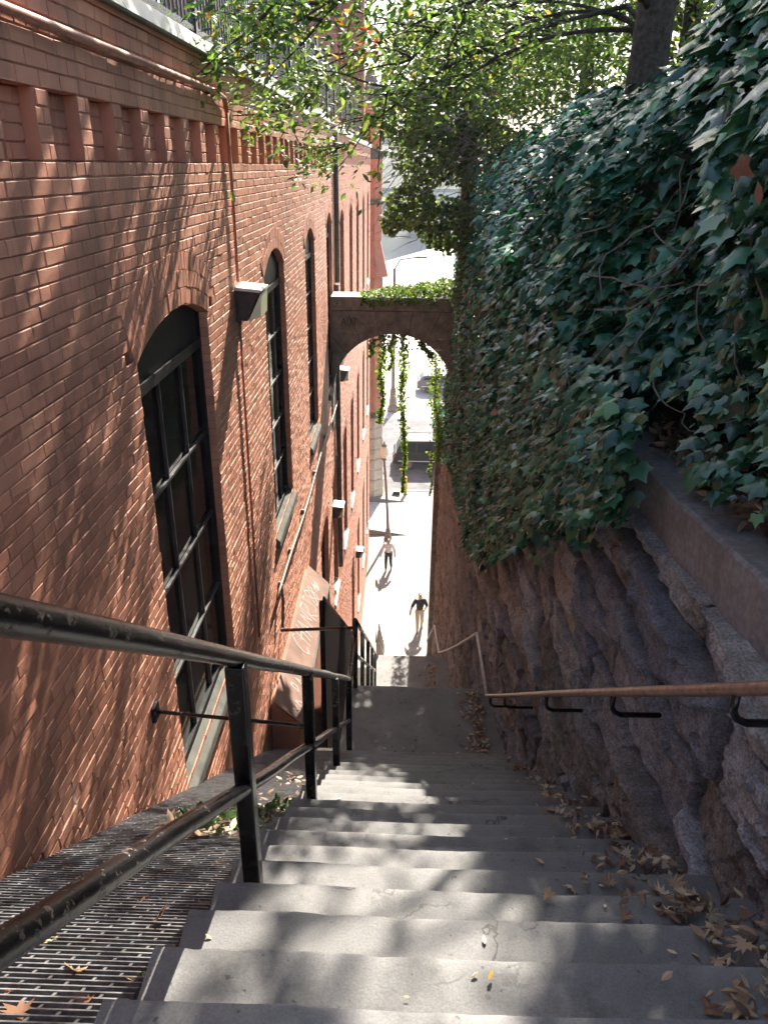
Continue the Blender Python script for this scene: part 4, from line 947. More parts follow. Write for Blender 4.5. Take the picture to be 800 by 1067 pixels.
# trees on the bank behind the ivy
OG = [(.085, .13, .04), (.12, .17, .05), (.06, .10, .035), (.17, .21, .055), (.24, .22, .06)]
def bank_tree(x, y, z, h, r, n, label, seed, ls=(.07, .13)):
    rg = random.Random(seed); sets = []; limbs = []
    for k in range(9):
        a = k * 2.4; hh = h * (.35 + .65 * k / 9); rr = r * (.9 - .5 * k/9)
        c = (x + rr*.7*math.cos(a), y + rr*.7*math.sin(a), z + hh); m_ = n // 9
        P = cloud(c, (rr*.75, rr*.75, rr*.6), m_)
        sets.append(scatter(*LENS, P, rv(m_, .6) + np.array((0, -.3, .8)), rv(m_, .6) + np.array((0, 0, -.6)), ls[0]+(ls[1]-ls[0])*RNG.random(m_), pick(OG, m_, [.3,.28,.22,.14,.06]), .5, wid=1.+.6*RNG.random(m_)))
        limbs.append((curve((x, y, z + hh*.55), (c[0]-x, c[1]-y, hh*.5), 1.1*rr, 5, .1, rg=rg), .05, .012))
    return limb_tree('bank_tree', label, (x, y, z), [(x, y, z-.2), (x+.05, y, z+h*.4), (x, y+.1, z+h*.9)], [.16, .12, .04], limbs, sets)
bank_tree(3.2, 10.5, -.9, 5.0, 1.7, 4200, 'olive green tree just behind the trunk on the bank above the ivy', 1)
bank_tree(2.6, 13.2, -1.4, 5.2, 1.6, 3800, 'olive tree between the ivy crest and the dark ivy clad tree', 2)
bank_tree(5.2, 9.0, -.5, 5.5, 2.0, 4200, 'broad tree at the right edge of the bank behind the near ivy', 3)
bank_tree(5.2, 14.5, -1.0, 6.5, 2.3, 4200, 'tall tree farther back on the bank showing through the near branches', 4, (.1, .16))
bank_tree(3.6, 5.6, -.8, 4.2, 1.3, 2600, 'small bushy tree at the upper right corner behind the near ivy leaves', 5)

# ------------------------------------------------------------------ graffiti hood and slat fence
hood = thing('areaway_hood', 'long sloping rusty metal hood with white graffiti against the brick wall', 'metal hood', (-1.3, 9., -6.2))
ha, hb = 7.28, 10.68
mb = MB(); mb.obox((0, 0, 0), (0, 0, 0), (0, 0, 0), (0, 0, 0)); mb = MB()
A = np.array((XW+.055, 0, -5.79)); B = np.array((-1.13, 0, -6.10)); e1 = unit(B - A); nh = np.array((-e1[2], 0, e1[0])); nh = nh if nh[2] > 0 else -nh
w = np.linalg.norm(B - A)
mb.obox((A+B)/2 + np.array((0, (ha+hb)/2, 0)), e1*w/2, (0, (hb-ha)/2, 0), nh*.012)
mb.build('lid', M['panel'], hood, bevel=.004)
mb = MB(); mb.prism([(XW+.02, -5.83), (-1.16, -6.11), (-1.16, -8.6), (XW+.02, -8.6)], 'y', ha+.03, hb-.03); mb.build('curb_wall', M['brick'], hood)
mb = MB(); mb.box(-1.155, -1.10, ha, hb, -6.17, -6.115); mb.build('edge_angle', M['sill'], hood)
CH_ = [[(.6,.85),(.35,1.0),(.05,.7),(0,.3),(.25,0),(.6,.12)], [(.85,1.05),(.8,0)], [(1.3,1.0),(1.32,0)], [(.75,.5),(1.4,.55)], [(1.5,0),(1.8,1.0),(2.1,0)], [(1.6,.4),(2.0,.42)],
       [(2.3,0),(2.3,1.0),(2.75,.05),(2.8,1.05)], [(3.05,0),(3.0,1.0),(3.35,.95),(3.4,.65),(3.05,.5),(3.5,0)], [(4.15,.9),(3.85,1.0),(3.75,.75),(4.15,.4),(4.05,.05),(3.7,.1)],
       [(4.6,1.0),(4.4,.75),(4.75,.3),(4.55,.02),(4.35,.3),(4.8,.75),(4.6,1.0)], [(5.1,.95),(4.95,.72),(5.25,.3),(5.05,.05),(4.9,.3),(5.3,.7),(5.1,.95)], [(5.6,.2),(5.9,.8),(5.75,.2),(6.1,.7),(5.9,.1),(6.2,.45)], [(5.55,.5),(6.2,.55)]]
_q = random.Random(8); CH_ = [[(x + _q.gauss(0, .06) + .18*z, z*(1 + .06*math.sin(x*2)) + _q.gauss(0, .05)) for x, z in ln] for ln in CH_]
mb = MB(); o = A + np.array((0, 8.55, 0)) + e1*.34 + nh*.0125
strokes(mb, CH_, o, (0, 1, 0), -e1, .29, .007, nh)
strokes(mb, [[(0,.2),(.1,.8),(.4,.8),(.4,.3),(0,.2)], [(.9,.1),(1.0,.7),(1.1,.2)]], A + np.array((0, 7.75, 0)) + e1*.34 + nh*.0125, (0, 1, 0), -e1, .2, .006, nh)
strokes(mb, [[(0,.2),(.2,.6),(.4,.2),(.6,.5)], [(.8,.0),(.9,.6),(1.2,.1)]], A + np.array((0, 7.38, 0)) + e1*.40 + nh*.0125, (0, 1, 0), -e1, .2, .006, nh)
mb.build('graffiti', M['spray'], hood)

fe = thing('slat_fence', 'dark brown vertical slat fence stepping down beside the second flight', 'fence', (-.92, 11., float(walkline(11.))))
mb = MB()
for y in np.arange(8.35, 13.4, .118):
    z = -4.99 - .7593*(y - 8.35); mb.box(-.955, -.93, y-.05, y+.05, z - 4.2, z)
    mb.box(-.958, -.94, y-.0585, y-.0505, z-4.2, z-.05)
mb.build('slat', M['slat'], fe)
mb = MB(); 
for dz in (-.35, -1.5): mb.beam((-.975, 8.3, -4.99+dz), (-.975, 13.4, -4.99+dz-.7593*5.1), .05, .06)
mb.build('rail', M['slat'], fe)
for y in (8.32, 10.6, 13.3):
    mb = MB(); mb.box(-.995, -.96, y-.04, y+.04, float(walkline(y))-.8, -5.05-.7593*(y-8.35)); mb.build('post', M['slat'], fe)
we = MB(); we.box(XW+.03, XL+.04, 7.9, 24, G-.1, G+.02)
mb = MB(); mb.prism([(7.0, gratez(7.0)-.3), (7.9, gratez(7.5)-.35), (9.0, -8.9), (23.9, G-.05), (23.9, G-.4), (7., G-.4)], 'x', XW-.05, XL+.028)
o = mb.build('areaway_ground', M['soil']); tag(o, kind='structure')

# ------------------------------------------------------------------ street below
def sheet(name, poly, z, m):
    mb = MB(); mb.add([(x, y, z) for x, y in poly], [tuple(range(len(poly)))]); o = mb.build(name, m); tag(o, kind='structure'); return o
mb = MB()
mb.add([(-260, 23.5, G-.02), (300, 23.5, G-.02), (300, 222*1.0+60, G-.02), (13.9, 207, G-.02), (-6.0, 152, G-.02), (-260, -300, G-.02)], [(0, 1, 2, 3, 4, 5)])
mb.v = []; mb.f = []; mb.c = []; mb.mi = []
far = lambda x: 168.8 + 2.78*x
mb.add([(-30, 23.5, G-.02), (120, 23.5, G-.02), (120, far(60)+40, G-.02), (60, far(60), G-.02), (-30, far(-30), G-.02)], [(0, 1, 2, 3, 4)])
mb.add([(-30, far(-30), G-.02), (60, far(60), G-.02), (60, far(60)+.1, G-4), (-30, far(-30)+.1, G-4)], [(0, 1, 2, 3)])
tag(mb.build('ground', M['ground']), kind='structure')
sheet('pavement', [(XW+.0, 23.6), (14, 23.6), (14, 41), (-2.6, 41), (-2.6, 33.95), (XW, 33.95)], G, M['conc'])
sheet('concrete_pad', [(-.68, 23.9), (.345, 23.9), (.345, 27.85), (-.68, 27.85)], G+.006, M['pad'])  # paler rectangle at the foot of the steps
mb = MB(); mb.prism([(-2.55, G), (.37, G+.004), (.37, G+.012), (-1.6, G+.30), (-2.55, G+.42)], 'y', 35.2, 35.7); tag(mb.build('kerb', M['conc'], bevel=.02), kind='structure')
mb = MB(); mb.prism([(-2.55, G), (.55, G+.004), (.55, G+.012), (-1.6, G+.26), (-2.55, G+.32)], 'y', 39.4, 39.9); tag(mb.build('kerb', M['conc'], bevel=.02), kind='structure')
sheet('apron', [(-2.5, 35.72), (.9, 35.72), (.9, 39.38), (-2.5, 39.38)], G+.005, M['pad'])
sheet('access_cover', [(.55, 39.3), (1.5, 39.3), (1.5, 40.5), (.55, 40.5)], G+.009, M['conc'])
mb = MB(); mb.box(-30, 40, 41.0, 41.2, G-.05, G+.03); tag(mb.build('street_kerb', M['conc'], bevel=.02), kind='structure')
sheet('road', [(-30, 41.2), (40, 41.2), (40, 55), (-30, 55)], G-.008, M['asphalt'])
sheet('road_line', [(-30, 47.6), (40, 47.6), (40, 47.75), (-30, 47.75)], G-.003, M['pad'])
sheet('river', [(-600, -200), (620, -200), (620, 700), (-600, 700)], G-3, M['water'])

bo = thing('bollard', 'yellow steel bollard standing on the pavement near the street kerb', 'bollard', (.27, 40.6, G))
mb = MB(); mb.lathe((.27, 40.6, G), [(.085, 0), (.085, 1.0), (.07, 1.05), (.03, 1.075)], 14); mb.build('pipe', M['yellow'], bo, smooth=True)
mb = MB(); mb.lathe((.27, 40.6, G+.005), [(.14, 0), (.14, .03), (.10, .045)], 14); mb.build('base_collar', M['conc'], bo)

sl_ = thing('street_lamp', 'slender brown street lamp with milky lantern at the foot of the steps', 'street lamp', (-.6, 34.8, G))
mb = MB(); c0 = (-.60, 34.8, G); mb.lathe(c0, [(.19, 0), (.19, .12), (.13, .2), (.12, .5), (.085, .56)], 12)
mb.tube([(-.60, 34.8, G+.5), (-.66, 34.8, G+1.7), (-.74, 34.8, G+3.0), (-.83, 34.8, G+4.2)], [.085, .07, .06, .055], 12); mb.build('pole', M['pole'], sl_, smooth=True)
tp = (-.835, 34.8, G+4.2)
mb = MB(); mb.lathe(tp, [(.06, 0), (.15, .06), (.15, .09), (.10, .11)], 12); mb.build('collar', M['pole'], sl_)
mb = MB(); mb.lathe(tp, [(.10, .11), (.19, .28), (.21, .48), (.17, .66), (.10, .72)], 14); mb.build('globe', M['globe'], sl_, smooth=True)
mb = MB(); mb.lathe(tp, [(.14, .72), (.11, .80), (.04, .86), (.02, .98)], 12); mb.build('finial', M['pole'], sl_)

tpole = thing('lamp_standard', 'tall grey lamp standard with flared base across the street', 'street lamp', (-.75, 57, G))
mb = MB(); mb.lathe((-.75, 57., G), [(.42, 0), (.42, .2), (.30, .5), (.22, 1.6), (.16, 1.8)], 12); mb.build('base', M['pole'], tpole)
mb = MB(); mb.tube([(-.75, 57, G+1.7), (-.80, 57, G+10.5)], [.15, .10], 10); mb.build('pole', M['pole'], tpole, smooth=True)
mb = MB(); mb.tube([(-.80, 57, G+10.4), (-.4, 57, G+11.1), (.9, 57, G+11.3)], .05, 8); mb.box(.7, 1.5, 56.85, 57.15, G+11.22, G+11.36); mb.build('arm', M['pole'], tpole)
wb = thing('waste_box', 'small dark box standing on the pavement left of the yellow bollard', 'box', (-.25, 40.55, G))
mb = MB(); mb.box(-.45, -.05, 40.4, 40.75, G, G+.20); mb.build('box', M['lamp'], wb, bevel=.02)
mb = MB(); mb.box(-.47, -.03, 40.38, 40.77, G+.202, G+.23); mb.build('lid', M['pole'], wb, bevel=.008)

# cars
def carmats(col):
    m, nt, b = nodes('car_paint'); b.inputs['Base Color'].default_value = (*col, 1); b.inputs['Roughness'].default_value = .4; b.inputs['Specular IOR Level'].default_value = .25; b.inputs['Coat Weight'].default_value = .08; return m
def suv(x, y, label, paint, name='parked_car', flip=1, H=1.78):
    """side profile in x (rear at x), width along +y"""
    t = thing(name, label, 'car', (x+2.3, y+.95, G))
    X = lambda q: x + q
    body = [(.05,.42),(.0,.62),(.02,1.02),(.12,1.08),(3.35,1.06),(4.35,.98),(4.62,.82),(4.66,.45),(4.45,.34),(4.16,.34),(4.05,.62),(3.78,.76),(3.5,.62),(3.38,.34),(1.32,.34),(1.2,.62),(.94,.76),(.66,.62),(.55,.34),(.2,.36)]
    mb = MB(); mb.prism([(X(a), G+b) for a, b in body], 'y', y, y+1.9); mb.build('body', paint, t, bevel=.05)
    cab = [(.14,1.07),(.42,H-.10),(.62,H-.02),(2.45,H),(2.7,H-.06),(3.4,1.06)]
    mb = MB(); top = [(X(a), G+b) for a, b in cab]; n = len(top); vs = [(a, y+.03 + .16*max(0, b-G-1.07), b) for a, b in top] + [(a, y+1.87 - .16*max(0, b-G-1.07), b) for a, b in top]
    mb.add(vs, [tuple(range(n))[::-1], tuple(range(n, 2*n))] + [(i, (i+1) % n, n+(i+1) % n, n+i) for i in range(n)]); mb.build('cabin', paint, t, bevel=.03)
    for a in ([(.45,1.14),(.62,H-.18),(1.35,H-.14),(1.38,1.14)], [(1.46,1.14),(1.44,H-.14),(2.35,H-.13),(2.42,1.14)], [(2.50,1.14),(2.44,H-.13),(2.66,H-.16),(3.1,1.14)]):
        mb = MB()
        for ys, sg in ((y+.03, -1), (y+1.87, 1)):
            mb.add([(X(p), ys + sg*(.004 - .16*max(0, q-1.07)), G+q) for p, q in a], [(0, 1, 2, 3)])
        mb.build('side_window', M['glass'], t)
    mb = MB(); mb.add([(X(2.74), y+.22, G+H-.10), (X(3.36), y+.12, G+1.11), (X(3.36), y+1.78, G+1.11), (X(2.74), y+1.68, G+H-.10)], [(0, 1, 2, 3)]); mb.v = [(a+.02, b, c+.012) for a, b, c in mb.v]; mb.build('windscreen', M['glass'], t)
    for wx in (.93, 3.78):
        for wy in (y+.0, y+1.68):
            wmb = MB()
            prof = [(.20, 0), (.33, .005), (.355, .04), (.355, .18), (.33, .215), (.20, .22)]; wmb.lathe((0, 0, 0), prof, 20)
            wmb.v = [(X(wx)+a, wy+c, G+.355+b) for a, b, c in wmb.v]; w_ = wmb.build('wheel', M['lamp'], t)
            rmb = MB(); rmb.lathe((0, 0, 0), [(.22, -.012), (.2, .0), (.06, .03), (.05, .02)], 20)
            rmb.v = [(X(wx)+a, (wy + c if wy < y+.5 else wy+.22-c), G+.355+b) for a, b, c in rmb.v]; rmb.build('rim', M['pole'], w_)
    for yy in (y-.004, y+1.72):
        mb = MB(); mb.box(X(-.012), X(.12), yy, yy+.19, G+.78, G+1.0); mb.build('tail_light', TL, t, bevel=.01)
    mb = MB(); mb.box(X(-.06), X(.16), y+.03, y+1.87, G+.40, G+.60); mb.build('bumper', M['lamp'], t, bevel=.04)
    mb = MB(); mb.box(X(.3), X(3.2), y-.012, y-.002, G+.56, G+.62); mb.build('side_moulding', M['lamptop'], t)
    mb = MB()
    for yy in (y+.22, y+1.62): mb.tube([(X(.75), yy, G+H+.05), (X(2.3), yy, G+H+.06)], .02, 6); mb.box(X(.8), X(.86), yy-.02, yy+.02, G+H-.03, G+H+.05); mb.box(X(2.2), X(2.26), yy-.02, yy+.02, G+H-.03, G+H+.05)
    mb.build('roof_rack', M['lamp'], t)
    return t
m, nt, b = nodes('tail_light_red'); b.inputs['Base Color'].default_value = (.35, .02, .02, 1); b.inputs['Roughness'].default_value = .2; TL = m
suv(-.50, 44.4, 'dark green grey estate car on the street below framed by the stone arch', carmats((.012, .016, .016)), H=1.85)
suv(1.2, 62., 'small grey car parked across the street seen beside the hanging vines', carmats((.12, .13, .15)), H=1.5)

# ------------------------------------------------------------------ turreted brick building at the foot
tw_ = thing('turret_building', 'tall brick corner turret with cornices and tan stone base past the powerhouse', 'building', (-1.9, 40.2, G))
def octo(r0, r1, z0, z1, m, name, c=(-1.80, 40.3)):
    mb = MB(); mb.lathe((c[0], c[1], 0), [(r0, z0), (r1, z1)], 8); mb.v = [(c[0]+(x-c[0])*math.cos(R(22.5))-(y-c[1])*math.sin(R(22.5)), c[1]+(x-c[0])*math.sin(R(22.5))+(y-c[1])*math.cos(R(22.5)), z) for x, y, z in mb.v]
    return mb.build(name, m, tw_)
mb = MB(); zz = G; k = 0
while zz < -12.4:
    r = .86 - .012*k + (.02 if k % 2 else 0); mb.lathe((0, 0, 0), [(r-.05, zz), (r, zz+.05), (r, zz+.55), (r-.05, zz+.6)], 8, (1, 1, 1)); zz += .603; k += 1
mb.v = [(-1.80 + x*math.cos(R(22.5)) - y*math.sin(R(22.5)), 40.3 + x*math.sin(R(22.5)) + y*math.cos(R(22.5)), z) for x, y, z in mb.v]; mb.build('stone_base', M['ashlar'], tw_); octo(.90, .86, -12.35, -12.15, M['sill'], 'base_cornice')
octo(.70, .70, -12.15, -5.1, M['brick2'], 'shaft'); octo(.98, .55, -5.1, -3.4, M['brick2'], 'offset_cone')
octo(.62, .62, -3.4, -1.75, M['brick2'], 'shaft'); octo(.62, .86, -1.75, -1.6, M['sill'], 'cornice'); octo(.86, .66, -1.6, -1.5, M['sill'], 'cornice')
octo(.62, .62, -1.5, .25, M['brick2'], 'shaft'); octo(.62, .9, .25, .6, M['sill'], 'cornice'); octo(.9, .60, .6, .7, M['sill'], 'cornice')
octo(.60, .60, .7, 2.5, M['brick2'], 'shaft'); octo(.60, .72, 2.5, 2.7, M['sill'], 'cornice'); octo(.72, .04, 2.7, 4.2, M['slate'], 'cap')
mb = MB(); mb.box(-9, -2.4, 39.9, 47, G, 1.4); mb.build('wall', M['brick3'], tw_)
mb = MB(); mb.prism([(-9.2, 1.4), (-2.2, 1.4), (-5.7, 5.2)], 'y', 39.8, 47.1); mb.build('roof', M['slate'], tw_)
mb = MB(); mb.prism([(-8.6, 1.4), (-3.0, 1.4), (-5.8, 4.6)], 'y', 39.55, 39.79); mb.build('gable', M['brick3'], tw_)
for xx in (-7.6, -5.8, -4.0):
    for zz in (-1.2, -4.6, -8.2):
        mb = MB(); mb.box(xx-.45, xx+.45, 39.86, 39.898, zz, zz+1.9); w_ = mb.build('window', M['whitesill'], tw_)
        mb = MB(); mb.box(xx-.38, xx+.38, 39.84, 39.858, zz+.08, zz+1.82); mb.build('pane', M['glass'], w_)
th = thing('gabled_house', 'red brick house with gables and chimneys rising behind the roof railing', 'house', (-6., 33., .6))
def gable(x0, x1, y0, y1, z0, z1, zr):
    mb = MB(); mb.box(x0, x1, y0, y1, z0, z1); mb.prism([(x0, z1), (x1, z1), ((x0+x1)/2, zr-.25)], 'y', y0+.01, y1-.01); mb.build('wall', M['brick3'], th)
    mb = MB(); xm = (x0+x1)/2
    for a, s in ((x0-.3, 1), (x1+.3, -1)):
        mb.add([(a, y0-.25, z1-.25), (xm, y0-.25, zr), (xm, y1+.25, zr), (a, y1+.25, z1-.25), (a, y0-.25, z1-.4), (xm, y0-.25, zr-.15), (xm, y1+.25, zr-.15), (a, y1+.25, z1-.4)], [(0,1,2,3), (4,5,6,7), (0,1,5,4), (1,2,6,5), (2,3,7,6), (3,0,4,7)])
    mb.build('roof', M['slate'], th)
gable(-5.2, -2.6, 31., 33, .72, 4.6, 6.6); gable(-9., -5.25, 30.4, 33, .72, 4.0, 6.4)
for x, y, z, w in ((-3.0, 32.2, 6.9, .5), (-2.1, 32.6, 5.6, .42), (-6.9, 32, 7.5, .55)):
    mb = MB(); mb.box(x-w, x+w, y-.35, y+.35, .73, z); mb.box(x-w-.08, x+w+.08, y-.43, y+.43, z+.003, z+.2); c_ = mb.build('chimney', M['brick3'], th)
    for s in (-.2, .2):
        mb = MB(); mb.lathe((x+s, y, z+.203), [(.12, 0), (.10, .4)], 10); mb.build('chimney_pot', M['panel'], c_)
for x, z, y in ((-3.9, 2.2, 31.), (-7.9, 1.6, 30.4), (-6.4, 1.6, 30.4)):
    mb = MB(); mb.box(x-.45, x+.45, y-.05, y-.003, z, z+1.7); w_ = mb.build('window', M['whitesill'], th)
    mb = MB(); mb.box(x-.37, x+.37, y-.07, y-.053, z+.08, z+1.62); mb.build('pane', M['glass'], w_)

# ------------------------------------------------------------------ river bank, bridge, far shore
br = thing('arch_bridge', 'long grey concrete arch bridge crossing the river in the distance', 'bridge', (0, 270, G))
yb0, yb1 = 262, 276
for k in range(-3, 5):
    xc = -14 + k*40; n = 24; poly = [(xc-20, -8.6)] ; 
    arc = [(xc + 16.5*math.sin(t), -26.5 + 15.2*math.cos(t)) for t in np.linspace(-1.5, 1.5, n)]
    poly = [(xc-20, -23), (xc-20, -9.5)] + [(xc+20, -9.5), (xc+20, -23)] + arc[::-1]
    mb = MB(); mb.prism(poly, 'y', yb0, yb1); mb.build('span', M['bridge'], br)
    mb = MB(); mb.box(xc-22, xc-17.9, yb0-1.5, yb1+1.5, -24, -10.3); mb.build('pier', M['bridge'], br)
    for q in range(12):
        xq = xc - 18 + q*3.27; mb = MB(); mb.prism([(xq-.85, -13), (xq-.85, -10.9), (xq-.5, -10.3), (xq, -10.1), (xq+.5, -10.3), (xq+.85, -10.9), (xq+.85, -13)], 'y', yb0-.06, yb0-.02)
        if abs(xq-xc) > 9.5: mb.build('spandrel_arch', M['slate'], br)
mb = MB(); mb.box(-140, 190, yb0-1.2, yb1+1.2, -9.5, -7.6); mb.build('deck', M['archtop'], br)
mb = MB(); mb.box(-140, 190, yb0-1.2, yb0-.9, -7.598, -6.5); mb.build('parapet', M['copper'], br)
for k in range(-6, 9):
    x = -8.2 + k*3.9; lp = MB(); lp.tube([(x, yb0-.6, -7.6), (x, yb0-.6, -3.2)], .09, 6); lp.tube([(x-.5, yb0-.6, -3.2), (x+.5, yb0-.6, -3.2)], .05, 5); l_ = lp.build('lamp_post', M['bridge'], br)
    g_ = MB()
    for s in (-.5, .5): g_.lathe((x+s, yb0-.6, -3.2), [(.1, 0), (.32, .3), (.3, .7), (.08, 1.0)], 8)
    g_.build('lamp_globe', M['globe'], l_)
xs = np.linspace(-500, 520, 140); ys = np.linspace(330, 900, 40); Xg, Yg = np.meshgrid(xs, ys, indexing='ij')
H_ = -21 + 30*np.clip((Yg-330)/130, 0, 1)**.6 + 9*fbm(Xg/40, Yg/40, seed=120) + 7*fbm(Xg/9, Yg/9, seed=121, o=5)
i = np.arange(5600).reshape(140, 40); q = np.stack([i[:-1,:-1], i[1:,:-1], i[1:,1:], i[:-1,1:]], -1).reshape(-1, 4)
o = npmesh('far_hills', np.c_[Xg.ravel(), Yg.ravel(), H_.ravel()], q, np.full((5600, 3), .1), M['hillside'], None, True); tag(o, kind='structure')
for (x, y, w, d, z, lab) in [(-13.5, 470, 12, 12, 27, 'pale blue office tower far across the river beside the turret'), (4, 500, 13, 10, 18, 'lower hazy office block far across the river behind the tree'), (34, 520, 18, 14, 30, 'broad hazy office tower far across the river hidden by branches')]:
    t = thing('office_tower', lab, 'tower', (x, y, -10)); mb = MB(); mb.box(x-w/2, x+w/2, y, y+d, -10, z); mb.build('wall', M['tower'], t)
    for k in range(int((z+6)//4)):
        mb = MB(); mb.box(x-w/2+.5, x+w/2-.5, y-.12, y-.03, -6+k*4, -4.1+k*4); mb.build('window', M['slate'], t)
    mb = MB(); mb.box(x-w/5, x+w/5, y+2, y+d-2, z+.01, z+3); mb.build('roof', M['bridge'], t)

# ------------------------------------------------------------------ people
SKIN = mat('skin', (.40, .24, .17), (.46, .28, .2), 8, .6, 0)
HAIR = mat('brown_hair', (.06, .035, .022), (.10, .06, .04), 30, .6, .2)
TEE = mat('dark_cotton', (.022, .022, .027), (.035, .035, .04), 30, .9, .2); KHAKI = mat('khaki_cotton', (.42, .35, .27), (.5, .43, .34), 20, .9, .2)
WHITE = mat('white_cotton', (.66, .64, .64), (.74, .72, .72), 20, .9, .2); LEGG = mat('black_leggings', (.018, .018, .02), (.03, .03, .033), 20, .8, 0); SHOE = mat('dark_shoe', (.05, .035, .03), (.08, .06, .05), 9, .7, 0); SHOE2 = mat('pale_shoe', (.5, .45, .4), (.6, .55, .5), 9, .7, 0)
def skin(name, joints, edges, rad, m, parent, sub=2):
    off = OFF[parent.name]; me = bpy.data.meshes.new(name); me.from_pydata([tuple(Vector(j)) for j in joints], edges, [])
    me.materials.append(m); o = bpy.data.objects.new(name, me); COL.objects.link(o); o.parent = parent; reg(o, off)
    md = o.modifiers.new('skin', 'SKIN'); md.use_smooth_shade = True
    for i, r in enumerate(rad): me.skin_vertices[0].data[i].radius = (r if isinstance(r, tuple) else (r, r))
    me.skin_vertices[0].data[0].use_root = True
    s = o.modifiers.new('sub', 'SUBSURF'); s.levels = sub; s.render_levels = sub
    return o
def person(x, y, z, h, label, top, trousers, shoe, face=-1, step=.18, sleeves=True, long_hair=False, arms='down', seed=0, rot=0.):
    t = thing('person', label, 'person', (x, y, z)); k = h / 1.75; t.rotation_euler[2] = rot
    P = lambda a, b, c: (a*k, b*k*face, c*k)           # b forward
    hip, chest = P(0, 0, .95), P(0, .05, 1.32)
    lk, rk = P(-.10, .10+step*.5, .50), P(.11, .02, .50)
    la, ra = P(-.10, step, .09), P(.12, -step, .10)
    if arms == 'down': hands = [P(-.30, .05, 1.08), P(-.36, .16, .84), P(.30, -.02, 1.08), P(.33, .08, .84)]
    else: hands = [P(-.33, .06, 1.10), P(-.42, .20, .92), P(.30, .02, 1.10), P(.20, .22, 1.16)]
    J = [hip, P(0, .02, 1.12), chest, P(0, .06, 1.47), P(0, .09, 1.56), P(0, .10, 1.66), P(0, .085, 1.73),
         P(-.10, 0, .90), lk, la, P(-.10, step+.14, .045), P(.10, 0, .90), rk, ra, P(.13, -step+.14, .05),
         P(-.19, .05, 1.41), hands[0], hands[1], P(.19, .05, 1.41), hands[2], hands[3],
         tuple(np.array(hands[1]) + np.array(P(-.01, .03, -.10))), tuple(np.array(hands[3]) + np.array(P(-.02, .05, -.07))),
         tuple(np.array(hands[1]) + np.array(P(.035, .045, -.05))), tuple(np.array(hands[3]) + np.array(P(.03, .05, -.02))), P(0, .175, 1.63)]
    E = [(0,1),(1,2),(2,3),(3,4),(4,5),(5,6),(0,7),(7,8),(8,9),(9,10),(0,11),(11,12),(12,13),(13,14),(2,15),(15,16),(16,17),(2,18),(18,19),(19,20),(17,21),(20,22),(17,23),(20,24),(5,25)]
    rad = [.13,.12,.145,.055,.078,.098,.06,.088,.062,.045,.04,.088,.062,.045,.04,.066,.048,.036,.066,.048,.036,.022,.022,.014,.014,.018]
    off = OFF[t.name]; OFF[t.name] = Vector((0, 0, 0))
    body = skin('body', J, E, [r*k for r in rad], SKIN, t)
    sl = .02
    a = [J[0], J[1], J[2], P(0, .06, 1.44), J[15], J[16], J[18], J[19]] + ([J[17], J[20]] if sleeves else [])
    ed = [(0,1),(1,2),(2,3),(2,4),(4,5),(2,6),(6,7)] + ([(5,8),(7,9)] if sleeves else [])
    rr_ = [.155,.145,.17,.085,.085,.066,.085,.066] + ([.048,.048] if sleeves else [])
    skin('shirt', a, ed, [r*k for r in rr_], top, t)
    a = [P(0, 0, .97), J[7], J[8], J[9], J[11], J[12], J[13]]
    skin('trousers', a, [(0,1),(1,2),(2,3),(0,4),(4,5),(5,6)], [r*k for r in (.15,.108,.078,.06,.108,.078,.06)], trousers, t)
    for i, j in ((9, 10), (13, 14)): skin('shoe', [tuple(np.array(J[i]) + np.array(P(0, -.04, -.03))), J[j]], [(0, 1)], [.055*k, .045*k], shoe, t)
    hj = [P(0, .055, 1.70), P(0, .02, 1.64)] + ([P(0, -.02, 1.54), P(0, -.03, 1.42)] if long_hair else [])
    skin('hair', hj, [(i, i+1) for i in range(len(hj)-1)], [r*k for r in ((.098, .100, .085, .05) if long_hair else (.092, .088))], HAIR, t)
    OFF[t.name] = off
    return t
person(.86, 26.5, G, 1.74, 'person in dark t-shirt and pale trousers walking up toward the steps', TEE, KHAKI, SHOE, sleeves=False, arms='bent', rot=.12)
person(-.50, 31.5, G, 1.66, 'person in white top and black leggings walking near the street lamp', WHITE, LEGG, SHOE2, long_hair=True, step=.14, rot=-.15)

# ------------------------------------------------------------------ fallen leaves
def ont(px, py):
    best = None
    for k in range(0, 21):
        z = Z0 - k*RI; p = onz(px, py, z)
        if Y0 + (k-1)*T - (2 if k == 0 else 0) <= p[1] <= Y0 + k*T: return p
    return onz(px, py, L1)
DRY = [(.30, .20, .125), (.40, .285, .185), (.21, .13, .085), (.47, .375, .255), (.52, .45, .32), (.14, .09, .068)]
sets = []
rg = np.random.default_rng(77)
def tread_z(y):
    k = np.ceil((y - Y0) / T - 1e-6); z = Z0 - np.maximum(k, 0)*RI
    return np.where(y > L1Y0, np.where(y < L1Y1, L1, walkline(y)), z)
def lay(n, x, y, z, size, cols, tmpl=LENS, flat=.25, lift=.012):
    nr = np.stack([0*x, 0*x, 1+0*x], 1) + rg.standard_normal((n, 3)) * flat
    a = rg.random(n) * 6.283; tp = np.stack([np.cos(a), np.sin(a), 0*a], 1)
    return scatter(*tmpl, np.stack([x, y, z + lift*rg.random(n) + .006], 1), nr, tp, size, cols, .9)
n = 170; k = rg.integers(1, 21, n); wgt = np.array([.2,1.3,1.5,.9,.8,1.3,1.2,.9,.8,1,.9,1,1,.8,.7,.8,.7,.6,.6,.6])
k = rg.choice(np.arange(1, 21), n, p=wgt/wgt.sum()); y = Y0 + (k-1)*T + .02 + .22*rg.random(n)**.7
x = 1.19 - np.abs(rg.standard_normal(n)) * .13 - .02*(k > 8)
